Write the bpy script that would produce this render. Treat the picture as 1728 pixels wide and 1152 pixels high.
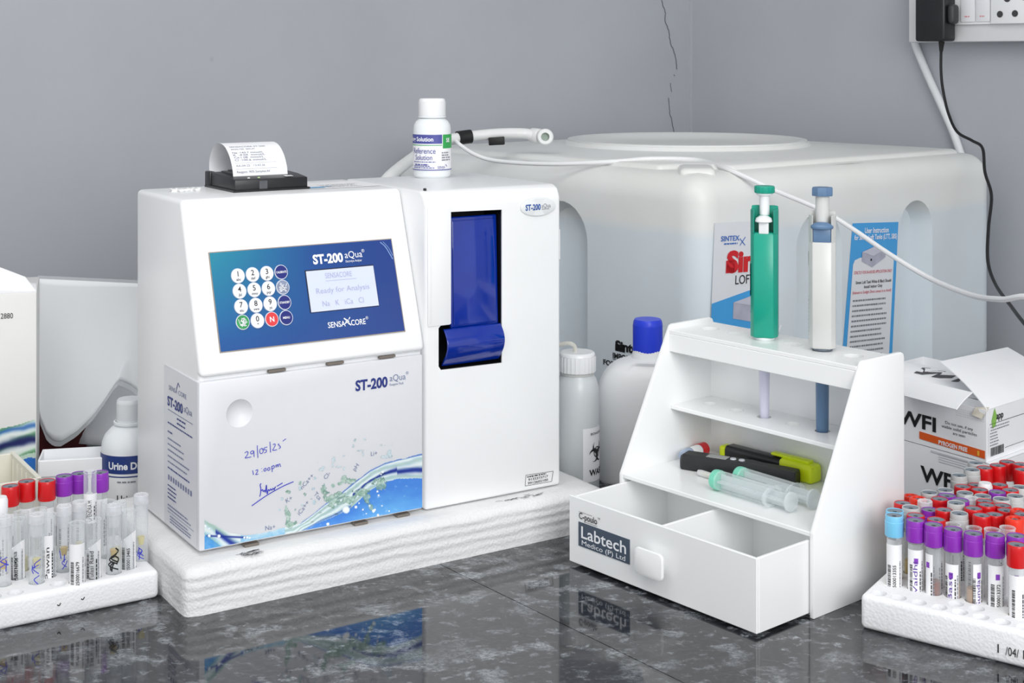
import bpy, bmesh, math, random
import numpy as np
from mathutils import Vector, Matrix, noise

# ------------------------------------------------------------------ clear, camera, light
for o in list(bpy.data.objects): bpy.data.objects.remove(o)
SC = bpy.context.scene
COL = SC.collection
PI = math.pi
R_ = math.radians
F_PX, HOR, EYE = 2400.0, 100.0, 0.46          # focal length in pixels, horizon row, eye height over the counter

cam_d = bpy.data.cameras.new('camera'); cam = bpy.data.objects.new('camera', cam_d); COL.objects.link(cam)
cam.location = (0, 0, EYE); cam.rotation_euler = (PI / 2, 0, 0)
cam_d.sensor_width = 36.0; cam_d.lens = F_PX / 1728 * 36.0
cam_d.shift_y = -(576 - HOR) / 1728.0
cam_d.clip_start = 0.02; cam_d.clip_end = 30
SC.camera = cam
vs = SC.view_settings
vs.view_transform = 'Standard'; vs.look = 'None'; vs.gamma = 1.0; vs.use_curve_mapping = False
vs.exposure = 0.0
SC.cycles.transparent_max_bounces = 32; SC.cycles.max_bounces = 16; SC.cycles.diffuse_bounces = 8

world = bpy.data.worlds.new('world'); SC.world = world; world.use_nodes = True
wb = world.node_tree.nodes['Background']
wb.inputs['Color'].default_value = (0.95, 0.97, 1.0, 1); wb.inputs['Strength'].default_value = 0.95

def area(name, loc, target, size, power, col=(1, 1, 1)):
    d = bpy.data.lights.new(name, 'AREA'); d.shape = 'RECTANGLE'; d.size, d.size_y = size; d.energy = power; d.color = col
    o = bpy.data.objects.new(name, d); COL.objects.link(o); o.location = loc
    o.rotation_euler = (Vector(target) - Vector(loc)).to_track_quat('-Z', 'Y').to_euler()
    return o
area('ceiling_panel_light', (-0.15, 0.7, 1.86), (0.0, 1.0, 0.0), (1.7, 1.7), 20)
area('bounce_flash_light', (0.75, -0.7, 1.0), (0.1, 1.5, 0.1), (1.1, 1.1), 26)

# ------------------------------------------------------------------ node materials
MATS = {}
def nodemat(name):
    m = bpy.data.materials.new(name); m.use_nodes = True
    nt = m.node_tree; return m, nt, nt.nodes['Principled BSDF']
def ramp(nt, stops):
    r = nt.nodes.new('ShaderNodeValToRGB')
    el = r.color_ramp.elements
    while len(el) < len(stops): el.new(0.5)
    for e, (p, c) in zip(el, stops): e.position = p; e.color = (*c, 1)
    return r
def coords(nt, scale=(1, 1, 1), rot=(0, 0, 0), out='Object'):
    t = nt.nodes.new('ShaderNodeTexCoord'); mp = nt.nodes.new('ShaderNodeMapping')
    mp.inputs['Scale'].default_value = scale; mp.inputs['Rotation'].default_value = rot
    nt.links.new(t.outputs[out], mp.inputs['Vector']); return mp
def lin(c):  # sRGB 0-255 to linear
    return tuple((v / 255 / 12.92 if v / 255 <= .04045 else ((v / 255 + .055) / 1.055) ** 2.4) for v in c)
def mat(name, rgb, rough=0.45, var=0.03, scale=60, bump=0.0, metal=0.0, coat=0.0, trans=0.0, sss=0.0, emit=0.0, spec=0.5, rad=.01):
    """plain surface with slight procedural mottling"""
    if name in MATS: return MATS[name]
    m, nt, p = nodemat(name); L = nt.links
    c = lin(rgb); mp = coords(nt); n = nt.nodes.new('ShaderNodeTexNoise')
    n.inputs['Scale'].default_value = scale; n.inputs['Detail'].default_value = 3
    L.new(mp.outputs[0], n.inputs['Vector'])
    r = ramp(nt, [(0.25, tuple(max(0, v * (1 - var)) for v in c)), (0.75, tuple(min(1, v * (1 + var)) for v in c))])
    L.new(n.outputs['Fac'], r.inputs[0]); L.new(r.outputs[0], p.inputs['Base Color'])
    p.inputs['Roughness'].default_value = rough; p.inputs['Metallic'].default_value = metal
    p.inputs['Specular IOR Level'].default_value = spec
    p.inputs['Coat Weight'].default_value = coat; p.inputs['Coat Roughness'].default_value = .05
    if trans: p.inputs['Transmission Weight'].default_value = trans
    if sss:
        p.inputs['Subsurface Weight'].default_value = sss; p.inputs['Subsurface Radius'].default_value = (rad, rad, rad)
    if emit:
        L.new(r.outputs[0], p.inputs['Emission Color']); p.inputs['Emission Strength'].default_value = emit
    if bump:
        b = nt.nodes.new('ShaderNodeBump'); b.inputs['Strength'].default_value = bump; b.inputs['Distance'].default_value = .002
        L.new(n.outputs['Fac'], b.inputs['Height']); L.new(b.outputs[0], p.inputs['Normal'])
    MATS[name] = m; return m
def clear(name, rgb=(240, 243, 245), opacity=0.12, rough=0.05, gloss=0.5):
    """thin clear or milky plastic: see-through with fresnel gloss"""
    if name in MATS: return MATS[name]
    m, nt, p = nodemat(name); L = nt.links
    out = nt.nodes['Material Output']
    p.inputs['Base Color'].default_value = (*lin(rgb), 1); p.inputs['Roughness'].default_value = rough
    tr = nt.nodes.new('ShaderNodeBsdfTransparent'); tr.inputs['Color'].default_value = (.97, .98, .98, 1)
    mx = nt.nodes.new('ShaderNodeMixShader'); lw = nt.nodes.new('ShaderNodeLayerWeight'); lw.inputs['Blend'].default_value = .35
    n = nt.nodes.new('ShaderNodeTexNoise'); n.inputs['Scale'].default_value = 90
    a = nt.nodes.new('ShaderNodeMath'); a.operation = 'MULTIPLY_ADD'; a.inputs[1].default_value = gloss; a.inputs[2].default_value = opacity
    b = nt.nodes.new('ShaderNodeMath'); b.operation = 'MULTIPLY_ADD'; b.inputs[1].default_value = .04
    L.new(lw.outputs['Facing'], a.inputs[0]); L.new(n.outputs['Fac'], b.inputs[0]); L.new(a.outputs[0], b.inputs[2])
    b.use_clamp = True
    L.new(b.outputs[0], mx.inputs[0]); L.new(tr.outputs[0], mx.inputs[1]); L.new(p.outputs[0], mx.inputs[2])
    L.new(mx.outputs[0], out.inputs['Surface'])
    MATS[name] = m; return m
def vcol(name, rough=0.3, coat=0.0):
    if name in MATS: return MATS[name]
    m, nt, p = nodemat(name)
    a = nt.nodes.new('ShaderNodeAttribute'); a.attribute_name = 'print'
    nt.links.new(a.outputs['Color'], p.inputs['Base Color']); p.inputs['Roughness'].default_value = rough
    p.inputs['Coat Weight'].default_value = coat
    MATS[name] = m; return m

WHITE = mat('white_moulded_plastic', (240, 241, 242), .3, .008, 20)
ACRYL = mat('white_acrylic_sheet', (241, 242, 242), .22, .006, 15)
HDPE = mat('milky_bottle_plastic', (232, 236, 238), .35, .01, 40, sss=.15)
PAPERW = mat('white_label_paper', (238, 238, 240), .6, .01, 200)
CARD = mat('white_printed_card', (243, 244, 246), .5, .012, 25)
BLACKP = mat('black_plastic', (24, 25, 28), .35, .1, 80)
BLACKSOFT = mat('black_rubber', (14, 14, 16), .55, .1, 80)
INK = mat('black_ink', (22, 22, 24), .6, .1, 300)
GREYINK = mat('grey_ink', (130, 132, 140), .6, .05, 300)
BLUEINK = mat('navy_print', (36, 52, 128), .5, .05, 300)
PENINK = mat('blue_pen_ink', (50, 54, 190), .5, .1, 300)
WHITEINK = mat('white_print', (240, 242, 246), .4, .01, 300)
REDINK = mat('red_print', (205, 30, 38), .4, .05, 200)

# ------------------------------------------------------------------ mesh builder
TEXT_CACHE = {}
def text2d(s, bold=0.0):
    key = (s, bold)
    if key in TEXT_CACHE: return TEXT_CACHE[key]
    cu = bpy.data.curves.new('t', 'FONT'); cu.body = s; cu.size = 1.0; cu.offset = bold; cu.resolution_u = 3; cu.fill_mode = 'FRONT'
    ob = bpy.data.objects.new('t', cu); COL.objects.link(ob)
    dg = bpy.context.evaluated_depsgraph_get(); me = ob.evaluated_get(dg).to_mesh()
    v = [(a.co.x, a.co.y) for a in me.vertices]; f = [tuple(p.vertices) for p in me.polygons]
    ob.evaluated_get(dg).to_mesh_clear(); bpy.data.objects.remove(ob); bpy.data.curves.remove(cu)
    TEXT_CACHE[key] = (v, f); return v, f

def smooth(pts, n=6):
    P = [Vector(p) for p in pts]
    if len(P) < 3: return P
    out = []
    for i in range(len(P) - 1):
        p0 = P[i - 1] if i else P[0] * 2 - P[1]; p1, p2 = P[i], P[i + 1]
        p3 = P[i + 2] if i + 2 < len(P) else P[-1] * 2 - P[-2]
        for k in range(n):
            t = k / n
            out.append(.5 * ((2 * p1) + (p2 - p0) * t + (2 * p0 - 5 * p1 + 4 * p2 - p3) * t * t + (3 * p1 - p0 - 3 * p2 + p3) * t ** 3))
    out.append(P[-1]); return out

class MB:
    def __init__(s): s.v = []; s.f = []; s.m = []; s.col = None
    def add(s, verts, faces, mi=0, M=None):
        b = len(s.v)
        for p in verts:
            p = Vector(p); s.v.append(M @ p if M else p)
        for f in faces: s.f.append(tuple(b + i for i in f)); s.m.append(mi)
        return s
    def bm(s, bm, mi=0, M=None):
        bm.verts.ensure_lookup_table(); bm.verts.index_update()
        s.add([v.co.copy() for v in bm.verts], [[v.index for v in f.verts] for f in bm.faces], mi, M); bm.free(); return s
    def box(s, a, b, bev=0.0, seg=2, mi=0, M=None):
        bm = bmesh.new(); bmesh.ops.create_cube(bm, size=1)
        for v in bm.verts: v.co = Vector([(a[i] + b[i]) / 2 + v.co[i] * (b[i] - a[i]) for i in range(3)])
        if bev: bmesh.ops.bevel(bm, geom=bm.edges[:], offset=bev, segments=seg, affect='EDGES', profile=.5)
        return s.bm(bm, mi, M)
    def prism(s, poly, d0, d1, axis='x', bev=0.0, seg=2, mi=0, M=None, bevfilter=None):
        """poly in the plane across axis: x -> (y,z), y -> (x,z), z -> (x,y)"""
        def p3(a, d): return {'x': (d, a[0], a[1]), 'y': (a[0], d, a[1]), 'z': (a[0], a[1], d)}[axis]
        bm = bmesh.new()
        A = [bm.verts.new(p3(a, d0)) for a in poly]; B = [bm.verts.new(p3(a, d1)) for a in poly]
        n = len(poly)
        bm.faces.new(A[::-1]); bm.faces.new(B)
        for i in range(n): bm.faces.new((A[i], A[(i + 1) % n], B[(i + 1) % n], B[i]))
        bmesh.ops.recalc_face_normals(bm, faces=bm.faces[:])
        if bev:
            ed = [e for e in bm.edges if e.calc_face_angle(0) > .2 and (bevfilter is None or bevfilter(e))]
            bmesh.ops.bevel(bm, geom=ed, offset=bev, segments=seg, affect='EDGES', profile=.5)
        return s.bm(bm, mi, M)
    def lathe(s, prof, n=24, c=(0, 0, 0), mi=0, M=None, ripple=None, sx=1.0, sy=1.0, start=0.0, arc=2 * PI):
        vs_, fs = [], []; rings = []; full = arc > 6.28
        cnt = n if full else n + 1
        for r, z in prof:
            if r <= 1e-7: rings.append([len(vs_)]); vs_.append((c[0], c[1], c[2] + z)); continue
            ring = []
            for i in range(cnt):
                a = start + arc * i / n; rr = r * (ripple(i) if ripple else 1)
                ring.append(len(vs_)); vs_.append((c[0] + rr * math.cos(a) * sx, c[1] + rr * math.sin(a) * sy, c[2] + z))
            rings.append(ring)
        for A, B in zip(rings, rings[1:]):
            for i in range(n):
                j = (i + 1) % n if full else i + 1
                if len(A) == 1 and len(B) == 1: continue
                if len(A) == 1: fs.append((A[0], B[j], B[i]))
                elif len(B) == 1: fs.append((A[i], A[j], B[0]))
                else: fs.append((A[i], A[j], B[j], B[i]))
        return s.add(vs_, fs, mi, M)
    def tube(s, pts, r, n=10, mi=0, M=None, cap=True):
        P = [Vector(p) for p in pts]; vs_, fs = [], []; N = None
        rf = r if callable(r) else (lambda t: r)
        for i, p in enumerate(P):
            T = (P[min(i + 1, len(P) - 1)] - P[max(i - 1, 0)]).normalized()
            if N is None:
                N = T.cross(Vector((0, 0, 1)) if abs(T.z) < .9 else Vector((1, 0, 0))).normalized()
            else:
                N = (N - T * N.dot(T)).normalized()
            B = T.cross(N); rr = rf(i / (len(P) - 1))
            for k in range(n):
                a = 2 * PI * k / n; vs_.append(p + (N * math.cos(a) + B * math.sin(a)) * rr)
        for i in range(len(P) - 1):
            for k in range(n):
                fs.append((i * n + k, i * n + (k + 1) % n, (i + 1) * n + (k + 1) % n, (i + 1) * n + k))
        if cap: fs.append(tuple(range(n))[::-1]); fs.append(tuple((len(P) - 1) * n + k for k in range(n)))
        return s.add(vs_, fs, mi, M)
    def ribbon(s, pts, w, mapf, mi=0):
        """pen stroke: flat ribbon along 2-D points"""
        P = [Vector((p[0], p[1])) for p in pts]; vs_, fs = [], []
        for i, p in enumerate(P):
            T = P[min(i + 1, len(P) - 1)] - P[max(i - 1, 0)]
            if T.length < 1e-9: T = Vector((1, 0))
            T.normalize(); N = Vector((-T.y, T.x)) * w / 2
            vs_ += [mapf(*(p + N)), mapf(*(p - N))]
        for i in range(len(P) - 1): fs.append((2 * i, 2 * i + 1, 2 * i + 3, 2 * i + 2))
        return s.add(vs_, fs, mi)
    def text(s, t, x, y, size, mapf, mi=0, bold=0.0, width=None, align='L', rot=0.0, clip=None):
        v, f = text2d(t, bold)
        if not v: return s
        x0, x1 = min(a[0] for a in v), max(a[0] for a in v)
        sx = size if width is None else width / (x1 - x0)
        ox = {'L': x0, 'C': (x0 + x1) / 2, 'R': x1}[align]
        ca, sa = math.cos(rot), math.sin(rot); pts = []
        for a in v:
            u, w = (a[0] - ox) * sx, a[1] * size
            pts.append((x + u * ca - w * sa, y + u * sa + w * ca))
        if clip:
            f = [g for g in f if all(clip(*pts[i]) for i in g)]
        return s.add([mapf(*p) for p in pts], f, mi)
    def rect(s, x0, y0, x1, y1, mapf, mi=0, nx=1, ny=1):
        vs_ = [mapf(x0 + (x1 - x0) * i / nx, y0 + (y1 - y0) * j / ny) for j in range(ny + 1) for i in range(nx + 1)]
        fs = [(j * (nx + 1) + i, j * (nx + 1) + i + 1, (j + 1) * (nx + 1) + i + 1, (j + 1) * (nx + 1) + i) for j in range(ny) for i in range(nx)]
        return s.add(vs_, fs, mi)
    def poly(s, pts, mapf, mi=0):
        return s.add([mapf(*p) for p in pts], [tuple(range(len(pts)))], mi)
    def lines(s, x0, x1, ys, h, mapf, mi=0, seed=1, fill=.75):
        """rows of print too small to read: short dashes"""
        rg = random.Random(seed)
        for y in ys:
            x = x0; end = x0 + (x1 - x0) * rg.uniform(.75, 1)
            while x < end:
                w = rg.uniform(1.2, 4) * h; 
                s.rect(x, y, min(end, x + w), y + h, mapf, mi); x += w + h * rg.uniform(.5, 1.0) / fill * .75
        return s
    def barcode(s, x0, x1, y0, y1, mapf, mi=0, seed=1, n=28, horizontal=False):
        rg = random.Random(seed); tot = 0; bars = []
        for i in range(n):
            w = rg.choice([1, 1, 2, 3]); g = rg.choice([1, 1, 2]); bars.append((tot, tot + w)); tot += w + g
        for a, b in bars:
            if horizontal: s.rect(x0, y0 + (y1 - y0) * a / tot, x1, y0 + (y1 - y0) * b / tot, mapf, mi)
            else: s.rect(x0 + (x1 - x0) * a / tot, y0, x0 + (x1 - x0) * b / tot, y1, mapf, mi)
        return s
    def mesh(s, name, mats, sharp=35):
        me = bpy.data.meshes.new(name); me.from_pydata([tuple(v) for v in s.v], [], s.f); me.update()
        for m in (mats if isinstance(mats, (list, tuple)) else [mats]): me.materials.append(m)
        me.polygons.foreach_set('material_index', s.m)
        me.polygons.foreach_set('use_smooth', [True] * len(me.polygons))
        if s.col is not None:
            at = me.color_attributes.new('print', 'FLOAT_COLOR', 'POINT')
            at.data.foreach_set('color', np.asarray(s.col, dtype=np.float32).ravel())
        me.set_sharp_from_angle(angle=R_(sharp)); return me
    def build(s, name, mats, parent=None, sharp=35, loc=None, rot=None):
        o = bpy.data.objects.new(name, s.mesh(name, mats, sharp)); COL.objects.link(o)
        if parent: o.parent = parent
        if loc: o.location = loc
        if rot: o.rotation_euler = rot
        return o

def cut(o, cutter_mb, solver='EXACT'):
    """subtract a mesh from an object, baked at once"""
    c = cutter_mb.build('cutter', WHITE)
    c.parent = o.parent
    md = o.modifiers.new('b', 'BOOLEAN'); md.operation = 'DIFFERENCE'; md.object = c; md.solver = solver
    dg = bpy.context.evaluated_depsgraph_get(); dg.update()
    me = bpy.data.meshes.new_from_object(o.evaluated_get(dg)); old = o.data
    o.modifiers.clear(); o.data = me; me.name = old.name
    while len(me.materials) > len(old.materials): me.materials.pop()
    bpy.data.meshes.remove(old); bpy.data.objects.remove(c)
    me.polygons.foreach_set('use_smooth', [True] * len(me.polygons)); me.set_sharp_from_angle(angle=R_(32))

def empty(name, loc, rz=0.0, rot=None):
    o = bpy.data.objects.new(name, None); COL.objects.link(o); o.location = loc; o.empty_display_size = .02
    o.rotation_euler = rot if rot else (0, 0, rz); return o
def tag(o, label, cat, group=None, kind=None):
    if label: o['label'] = label
    if cat: o['category'] = cat
    if group: o['group'] = group
    if kind: o['kind'] = kind
    return o
def thing(name, loc, rz, label, cat, group=None): return tag(empty(name, loc, rz), label, cat, group)

# survey helpers: where a sight line meets a plane of the place
class Frame:
    def __init__(s, o, deg):
        a = R_(deg); s.deg = deg; s.rz = a
        s.M = Matrix.Translation(Vector(o)) @ Matrix.Rotation(a, 4, 'Z'); s.I = s.M.inverted()
    def hit(s, px, py, p0, n):
        c = s.I @ Vector((0, 0, EYE)); d = (s.I.to_3x3() @ Vector(((px - 864) / F_PX, 1, -(py - HOR) / F_PX)))
        t = (Vector(p0) - c).dot(Vector(n)) / d.dot(Vector(n)); return c + d * t
    def w(s, *p): return s.M @ Vector(p)
def at(px, py, Y): return Vector(((px - 864) / F_PX * Y, Y, EYE - (py - HOR) * Y / F_PX))
def atz(px, py, z): return at(px, py, (EYE - z) * F_PX / (py - HOR))
def interp(x, xs, ys): return float(np.interp(x, xs, ys))
def fbm(x, y, z=0.0, o=3):
    a, s, t = 1.0, 0.0, 0.0
    for i in range(o):
        s += a * noise.noise(Vector((x, y, z + 7.3 * i))); t += a; x *= 2; y *= 2; a *= .5
    return s / t
# ------------------------------------------------------------------ room shell
WC = (0.3358, 2.66)                                  # the inner corner of the room
def wall_mat(name, rgb):
    m, nt, p = nodemat(name); L = nt.links
    mp = coords(nt); n1 = nt.nodes.new('ShaderNodeTexNoise'); n1.inputs['Scale'].default_value = 3.0; n1.inputs['Detail'].default_value = 5
    n2 = nt.nodes.new('ShaderNodeTexNoise'); n2.inputs['Scale'].default_value = 45; n2.inputs['Detail'].default_value = 4
    L.new(mp.outputs[0], n1.inputs['Vector']); L.new(mp.outputs[0], n2.inputs['Vector'])
    c = lin(rgb)
    r = ramp(nt, [(.3, tuple(v * .95 for v in c)), (.7, tuple(v * 1.05 for v in c))]); L.new(n1.outputs['Fac'], r.inputs[0])
    # a few small dark specks on the paint
    vo = nt.nodes.new('ShaderNodeTexVoronoi'); vo.inputs['Scale'].default_value = 5.5; L.new(mp.outputs[0], vo.inputs['Vector'])
    r2 = ramp(nt, [(.012, tuple(v * .72 for v in (1, 1, 1))), (.035, (1, 1, 1))]); L.new(vo.outputs['Distance'], r2.inputs[0])
    mx = nt.nodes.new('ShaderNodeMix'); mx.data_type = 'RGBA'; mx.blend_type = 'MULTIPLY'; mx.inputs[0].default_value = 1
    L.new(r.outputs[0], mx.inputs[6]); L.new(r2.outputs[0], mx.inputs[7]); L.new(mx.outputs[2], p.inputs['Base Color'])
    b = nt.nodes.new('ShaderNodeBump'); b.inputs['Strength'].default_value = .08; b.inputs['Distance'].default_value = .003
    L.new(n2.outputs['Fac'], b.inputs['Height']); L.new(b.outputs[0], p.inputs['Normal']); p.inputs['Roughness'].default_value = .5
    return m
WALLM = wall_mat('grey_wall_paint', (176, 179, 185))
def structure(o): o['kind'] = 'structure'; return o
ZF, ZC = -0.86, 1.9
WL = Frame((WC[0], WC[1], 0), 40)                    # left wall: local -x runs away to the left
WR = Frame((WC[0], WC[1], 0), -50)                   # right wall: local +x comes towards us
structure(MB().box((-3.2, 0, ZF), (0.1, .1, ZC)).build('wall_left', WALLM, None, loc=(*WC, 0), rot=(0, 0, WL.rz)))
structure(MB().box((0, 0, ZF), (3.2, .1, ZC)).build('wall_right', WALLM, None, loc=(*WC, 0), rot=(0, 0, WR.rz)))
structure(MB().box((-3, -2.5, ZF - .05), (3.2, 3.0, ZF)).build('floor', mat('beige_floor_tile', (190, 184, 174), .4, .06, 6)))
structure(MB().box((-3, -2.5, ZC), (3.2, 3.0, ZC + .05)).build('ceiling', mat('white_ceiling_paint', (238, 238, 236), .8, .01, 10)))
# the bead of filler in the corner and the crack in the plaster of the left wall
structure(MB().box((-.006, -.0022, 0), (.001, .0, ZC)).build('trim_1', mat('corner_filler', (178, 180, 186), .5, .02), None, loc=(*WC, 0), rot=(0, 0, WL.rz)))
crk = [(-.0793, .5687), (-.076, .556), (-.070, .545), (-.0715, .5275), (-.0621, .5146), (-.060, .500), (-.0558, .4873), (-.0464, .471), (-.042, .455), (-.040, .4413)]
crk2 = [(-.0574, .4163), (-.0555, .406), (-.0545, .400)]
crk3 = [(-.0621, .389), (-.0605, .375), (-.059, .3617), (-.0527, .3451), (-.051, .335), (-.0479, .322)]
cm = MB(); onwall = lambda x, z: (x, -.0006, z)
rg = random.Random(4)
for ln, w in ((crk, .0019), (crk2, .0013), (crk3, .0016)):
    P = []
    for a, b in zip(ln, ln[1:]):
        for k in range(5):
            t = k / 5; P.append((a[0] + (b[0] - a[0]) * t + rg.uniform(-.0012, .0012), a[1] + (b[1] - a[1]) * t))
    P.append(ln[-1]); cm.ribbon(P, w, onwall)
cm.ribbon([(-.0479, .4315), (-.0465, .4290)], .002, onwall)
structure(cm.build('trim_2', mat('crack_dark_plaster', (98, 101, 108), .8, .15, 150), None, loc=(*WC, 0), rot=(0, 0, WL.rz)))

# ------------------------------------------------------------------ granite counter
def granite():
    m, nt, p = nodemat('dark_grey_granite'); L = nt.links
    mp = coords(nt, rot=(0, 0, R_(-20)), scale=(1, 1.35, 1))
    def nz(sc, det, ro=.6, dist=0.0):
        n = nt.nodes.new('ShaderNodeTexNoise'); n.inputs['Scale'].default_value = sc; n.inputs['Detail'].default_value = det
        n.inputs['Roughness'].default_value = ro; n.inputs['Distortion'].default_value = dist
        L.new(mp.outputs[0], n.inputs['Vector']); return n
    def math_(op, a, b):
        n = nt.nodes.new('ShaderNodeMath'); n.operation = op; n.use_clamp = True
        for i, v in enumerate((a, b)):
            if hasattr(v, 'links'): L.new(v, n.inputs[i])
            else: n.inputs[i].default_value = v
        return n.outputs[0]
    base = nz(170, 6, .75); rb = ramp(nt, [(.36, lin((16, 17, 20))), (.52, lin((34, 35, 39))), (.66, lin((70, 72, 77)))]); L.new(base.outputs['Fac'], rb.inputs[0])
    warp = nz(48, 4, .65, .4)
    fine = nz(230, 6, .8); rf = ramp(nt, [(.38, (0, 0, 0)), (.58, (1, 1, 1))]); L.new(fine.outputs['Fac'], rf.inputs[0])
    total = None
    for sc_n, det, lo_, hi_, amp in ((26, 5, .545, .64, 1.0), (62, 5, .56, .66, .9), (13, 6, .57, .66, .8)):
        n = nz(sc_n, det, .58, .25); rv = ramp(nt, [(lo_, (0, 0, 0)), (hi_, (amp, amp, amp))]); L.new(n.outputs['Fac'], rv.inputs[0])
        total = rv.outputs[0] if total is None else math_('MAXIMUM', total, rv.outputs[0])
    patch = nz(9, 4, .6); rp_ = ramp(nt, [(.36, (.35, .35, .35)), (.66, (1, 1, 1))]); L.new(patch.outputs['Fac'], rp_.inputs[0])
    fac = math_('MULTIPLY', math_('MULTIPLY', total, rp_.outputs[0]), rf.outputs[0])
    mx2 = nt.nodes.new('ShaderNodeMix'); mx2.data_type = 'RGBA'; L.new(fac, mx2.inputs[0])
    L.new(rb.outputs[0], mx2.inputs[6]); mx2.inputs[7].default_value = (*lin((158, 164, 170)), 1)
    L.new(mx2.outputs[2], p.inputs['Base Color'])
    p.inputs['Roughness'].default_value = .05; p.inputs['IOR'].default_value = 1.65
    return m
GRAN = granite()
def ccw_clip(poly, p, d, keep):
    out = []
    side = lambda q: (d[0] * (q[1] - p[1]) - d[1] * (q[0] - p[0])) * keep
    for a, b in zip(poly, poly[1:] + poly[:1]):
        sa, sb = side(a), side(b)
        if sa >= 0: out.append(a)
        if sa * sb < 0:
            t = sa / (sa - sb); out.append((a[0] + (b[0] - a[0]) * t, a[1] + (b[1] - a[1]) * t))
    return out
ctr = [(-1.25, .93), (1.3, .93), (1.3, 1.508), (WC[0] + .0, WC[1] - .003), (-1.25, 1.327)]
jp, jd = (-.0389, 1.2617), (math.cos(R_(-52)), math.sin(R_(-52)))
for keep, lbl in ((-1, 'dark speckled granite counter slab left of the fine joint, carrying the analyser'), (1, 'dark speckled granite counter slab right of the fine joint, carrying the pipette rack')):
    off = (jp[0] + .0004 * keep * -jd[1], jp[1] + .0004 * keep * jd[0])
    pl = ccw_clip(ctr, off, jd, keep)
    tag(MB().prism(pl, -.03, 0, 'z').build('countertop', GRAN), lbl, 'countertop')
structure(MB().prism([(-1.2, .98), (1.28, .98), (1.28, 1.50), (WC[0], WC[1] - .03), (-1.2, 1.34)], ZF, -.03, 'z').build('counter_base', mat('cupboard_laminate', (120, 110, 100), .5, .05)))

# ------------------------------------------------------------------ foam slab under the analyser
AF = Frame((-.26413, 1.20286, .04), 32.5)
def foam_mat(name, rgb, layers=0.0, cell=350, strength=.35):
    m, nt, p = nodemat(name); L = nt.links; mp = coords(nt)
    v = nt.nodes.new('ShaderNodeTexVoronoi'); v.inputs['Scale'].default_value = cell; L.new(mp.outputs[0], v.inputs['Vector'])
    n = nt.nodes.new('ShaderNodeTexNoise'); n.inputs['Scale'].default_value = 25; n.inputs['Detail'].default_value = 6; L.new(mp.outputs[0], n.inputs['Vector'])
    c = lin(rgb); r = ramp(nt, [(.3, tuple(x * .93 for x in c)), (.7, c)]); L.new(n.outputs['Fac'], r.inputs[0]); L.new(r.outputs[0], p.inputs['Base Color'])
    ad = nt.nodes.new('ShaderNodeMath'); ad.operation = 'ADD'; L.new(v.outputs['Distance'], ad.inputs[0])
    if layers:
        w = nt.nodes.new('ShaderNodeTexWave'); w.bands_direction = 'Z'; w.inputs['Scale'].default_value = layers; w.inputs['Distortion'].default_value = 3.5
        w.inputs['Detail'].default_value = 3; w.inputs['Detail Scale'].default_value = 2.5
        L.new(mp.outputs[0], w.inputs['Vector'])
        sc = nt.nodes.new('ShaderNodeMath'); sc.operation = 'MULTIPLY'; sc.inputs[1].default_value = .4; L.new(w.outputs['Fac'], sc.inputs[0]); L.new(sc.outputs[0], ad.inputs[1])
    else: L.new(n.outputs['Fac'], ad.inputs[1])
    b = nt.nodes.new('ShaderNodeBump'); b.inputs['Strength'].default_value = strength; b.inputs['Distance'].default_value = .0012
    L.new(ad.outputs[0], b.inputs['Height']); L.new(b.outputs[0], p.inputs['Normal']); p.inputs['Roughness'].default_value = .75
    return m
slab = thing('foam_slab', AF.w(0, 0, -.04), AF.rz, 'thick white layered packing foam slab under the big white analyser', 'foam slab')
bm = bmesh.new(); bmesh.ops.create_cube(bm, size=1)
for v in bm.verts: v.co = Vector(((-.0215, .407)[v.co.x > 0], (-.0265, .20)[v.co.y > 0], (0, .04)[v.co.z > 0]))
bmesh.ops.subdivide_edges(bm, edges=bm.edges[:], cuts=34, use_grid_fill=True)
def softbox(co, lo, hi, r):
    c = Vector([min(max(co[i], lo[i] + r), hi[i] - r) for i in range(3)]); d = co - c
    return c + d.normalized() * r if d.length > r else co
for v in bm.verts:
    q = softbox(v.co, (-.0215, -.0265, -.02), (.407, .2, .0398), .010)
    k = fbm(q.x * 22, q.y * 22, q.z * 60); e = min(1, q.z / .006)
    if abs(q.y + .0265) < .012 or abs(q.x + .0215) < .012 or q.x > .39:
        d = k * .0014 * e
        if q.y < -.02: q.y -= d - .0004 * math.sin(q.z * 700 + 3 * k) * e
        elif q.x < 0: q.x -= d
        else: q.x += d
    v.co = q
MB().bm(bm).build('foam_body', foam_mat('packing_foam', (232, 232, 232), 45, 420, .35), slab, 60)
sc_ = MB(); rg = random.Random(3); ft = lambda x, y: (x, y, .0404)
def foam_front(x, z): return (x, -.0285, z)
for x0, x1, y0, y1, n in ((.026, .050, -.0215, -.0125, 26), (.288, .345, -.0150, -.0060, 20)):
    for k in range(n):
        x = rg.uniform(x0, x1 - .006); y = rg.uniform(y0, y1)
        sc_.ribbon(smooth([(x, y, 0), (x + .003, y + rg.uniform(-.002, .002), 0), (x + .007, y + rg.uniform(-.002, .002), 0)], 3), .00055, ft)
sc_.build('pen_scribble', INK, slab)

# ------------------------------------------------------------------ electrolyte analyser
an = thing('electrolyte_analyser', AF.w(0, 0, 0), AF.rz, 'big white benchtop electrolyte analyser with blue keypad panel on the foam slab', 'analyser')
SL = .0495 / .1475
def slope_y(z): return -.0025 + (z - .1495) * SL
def on_slope(e):                                     # (x,z) on the leaning front, lifted by e
    return lambda x, z: (x, slope_y(z) - e * .948, z + e * .318)
hp = [(.004, .001), (.170, .001), (.170, .297), (slope_y(.297), .297), (slope_y(.1505), .1505), (.004, .1505)]
MB().prism(hp, 0, .2170, 'x', .0045, 4).build('housing', WHITE, an)
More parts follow.
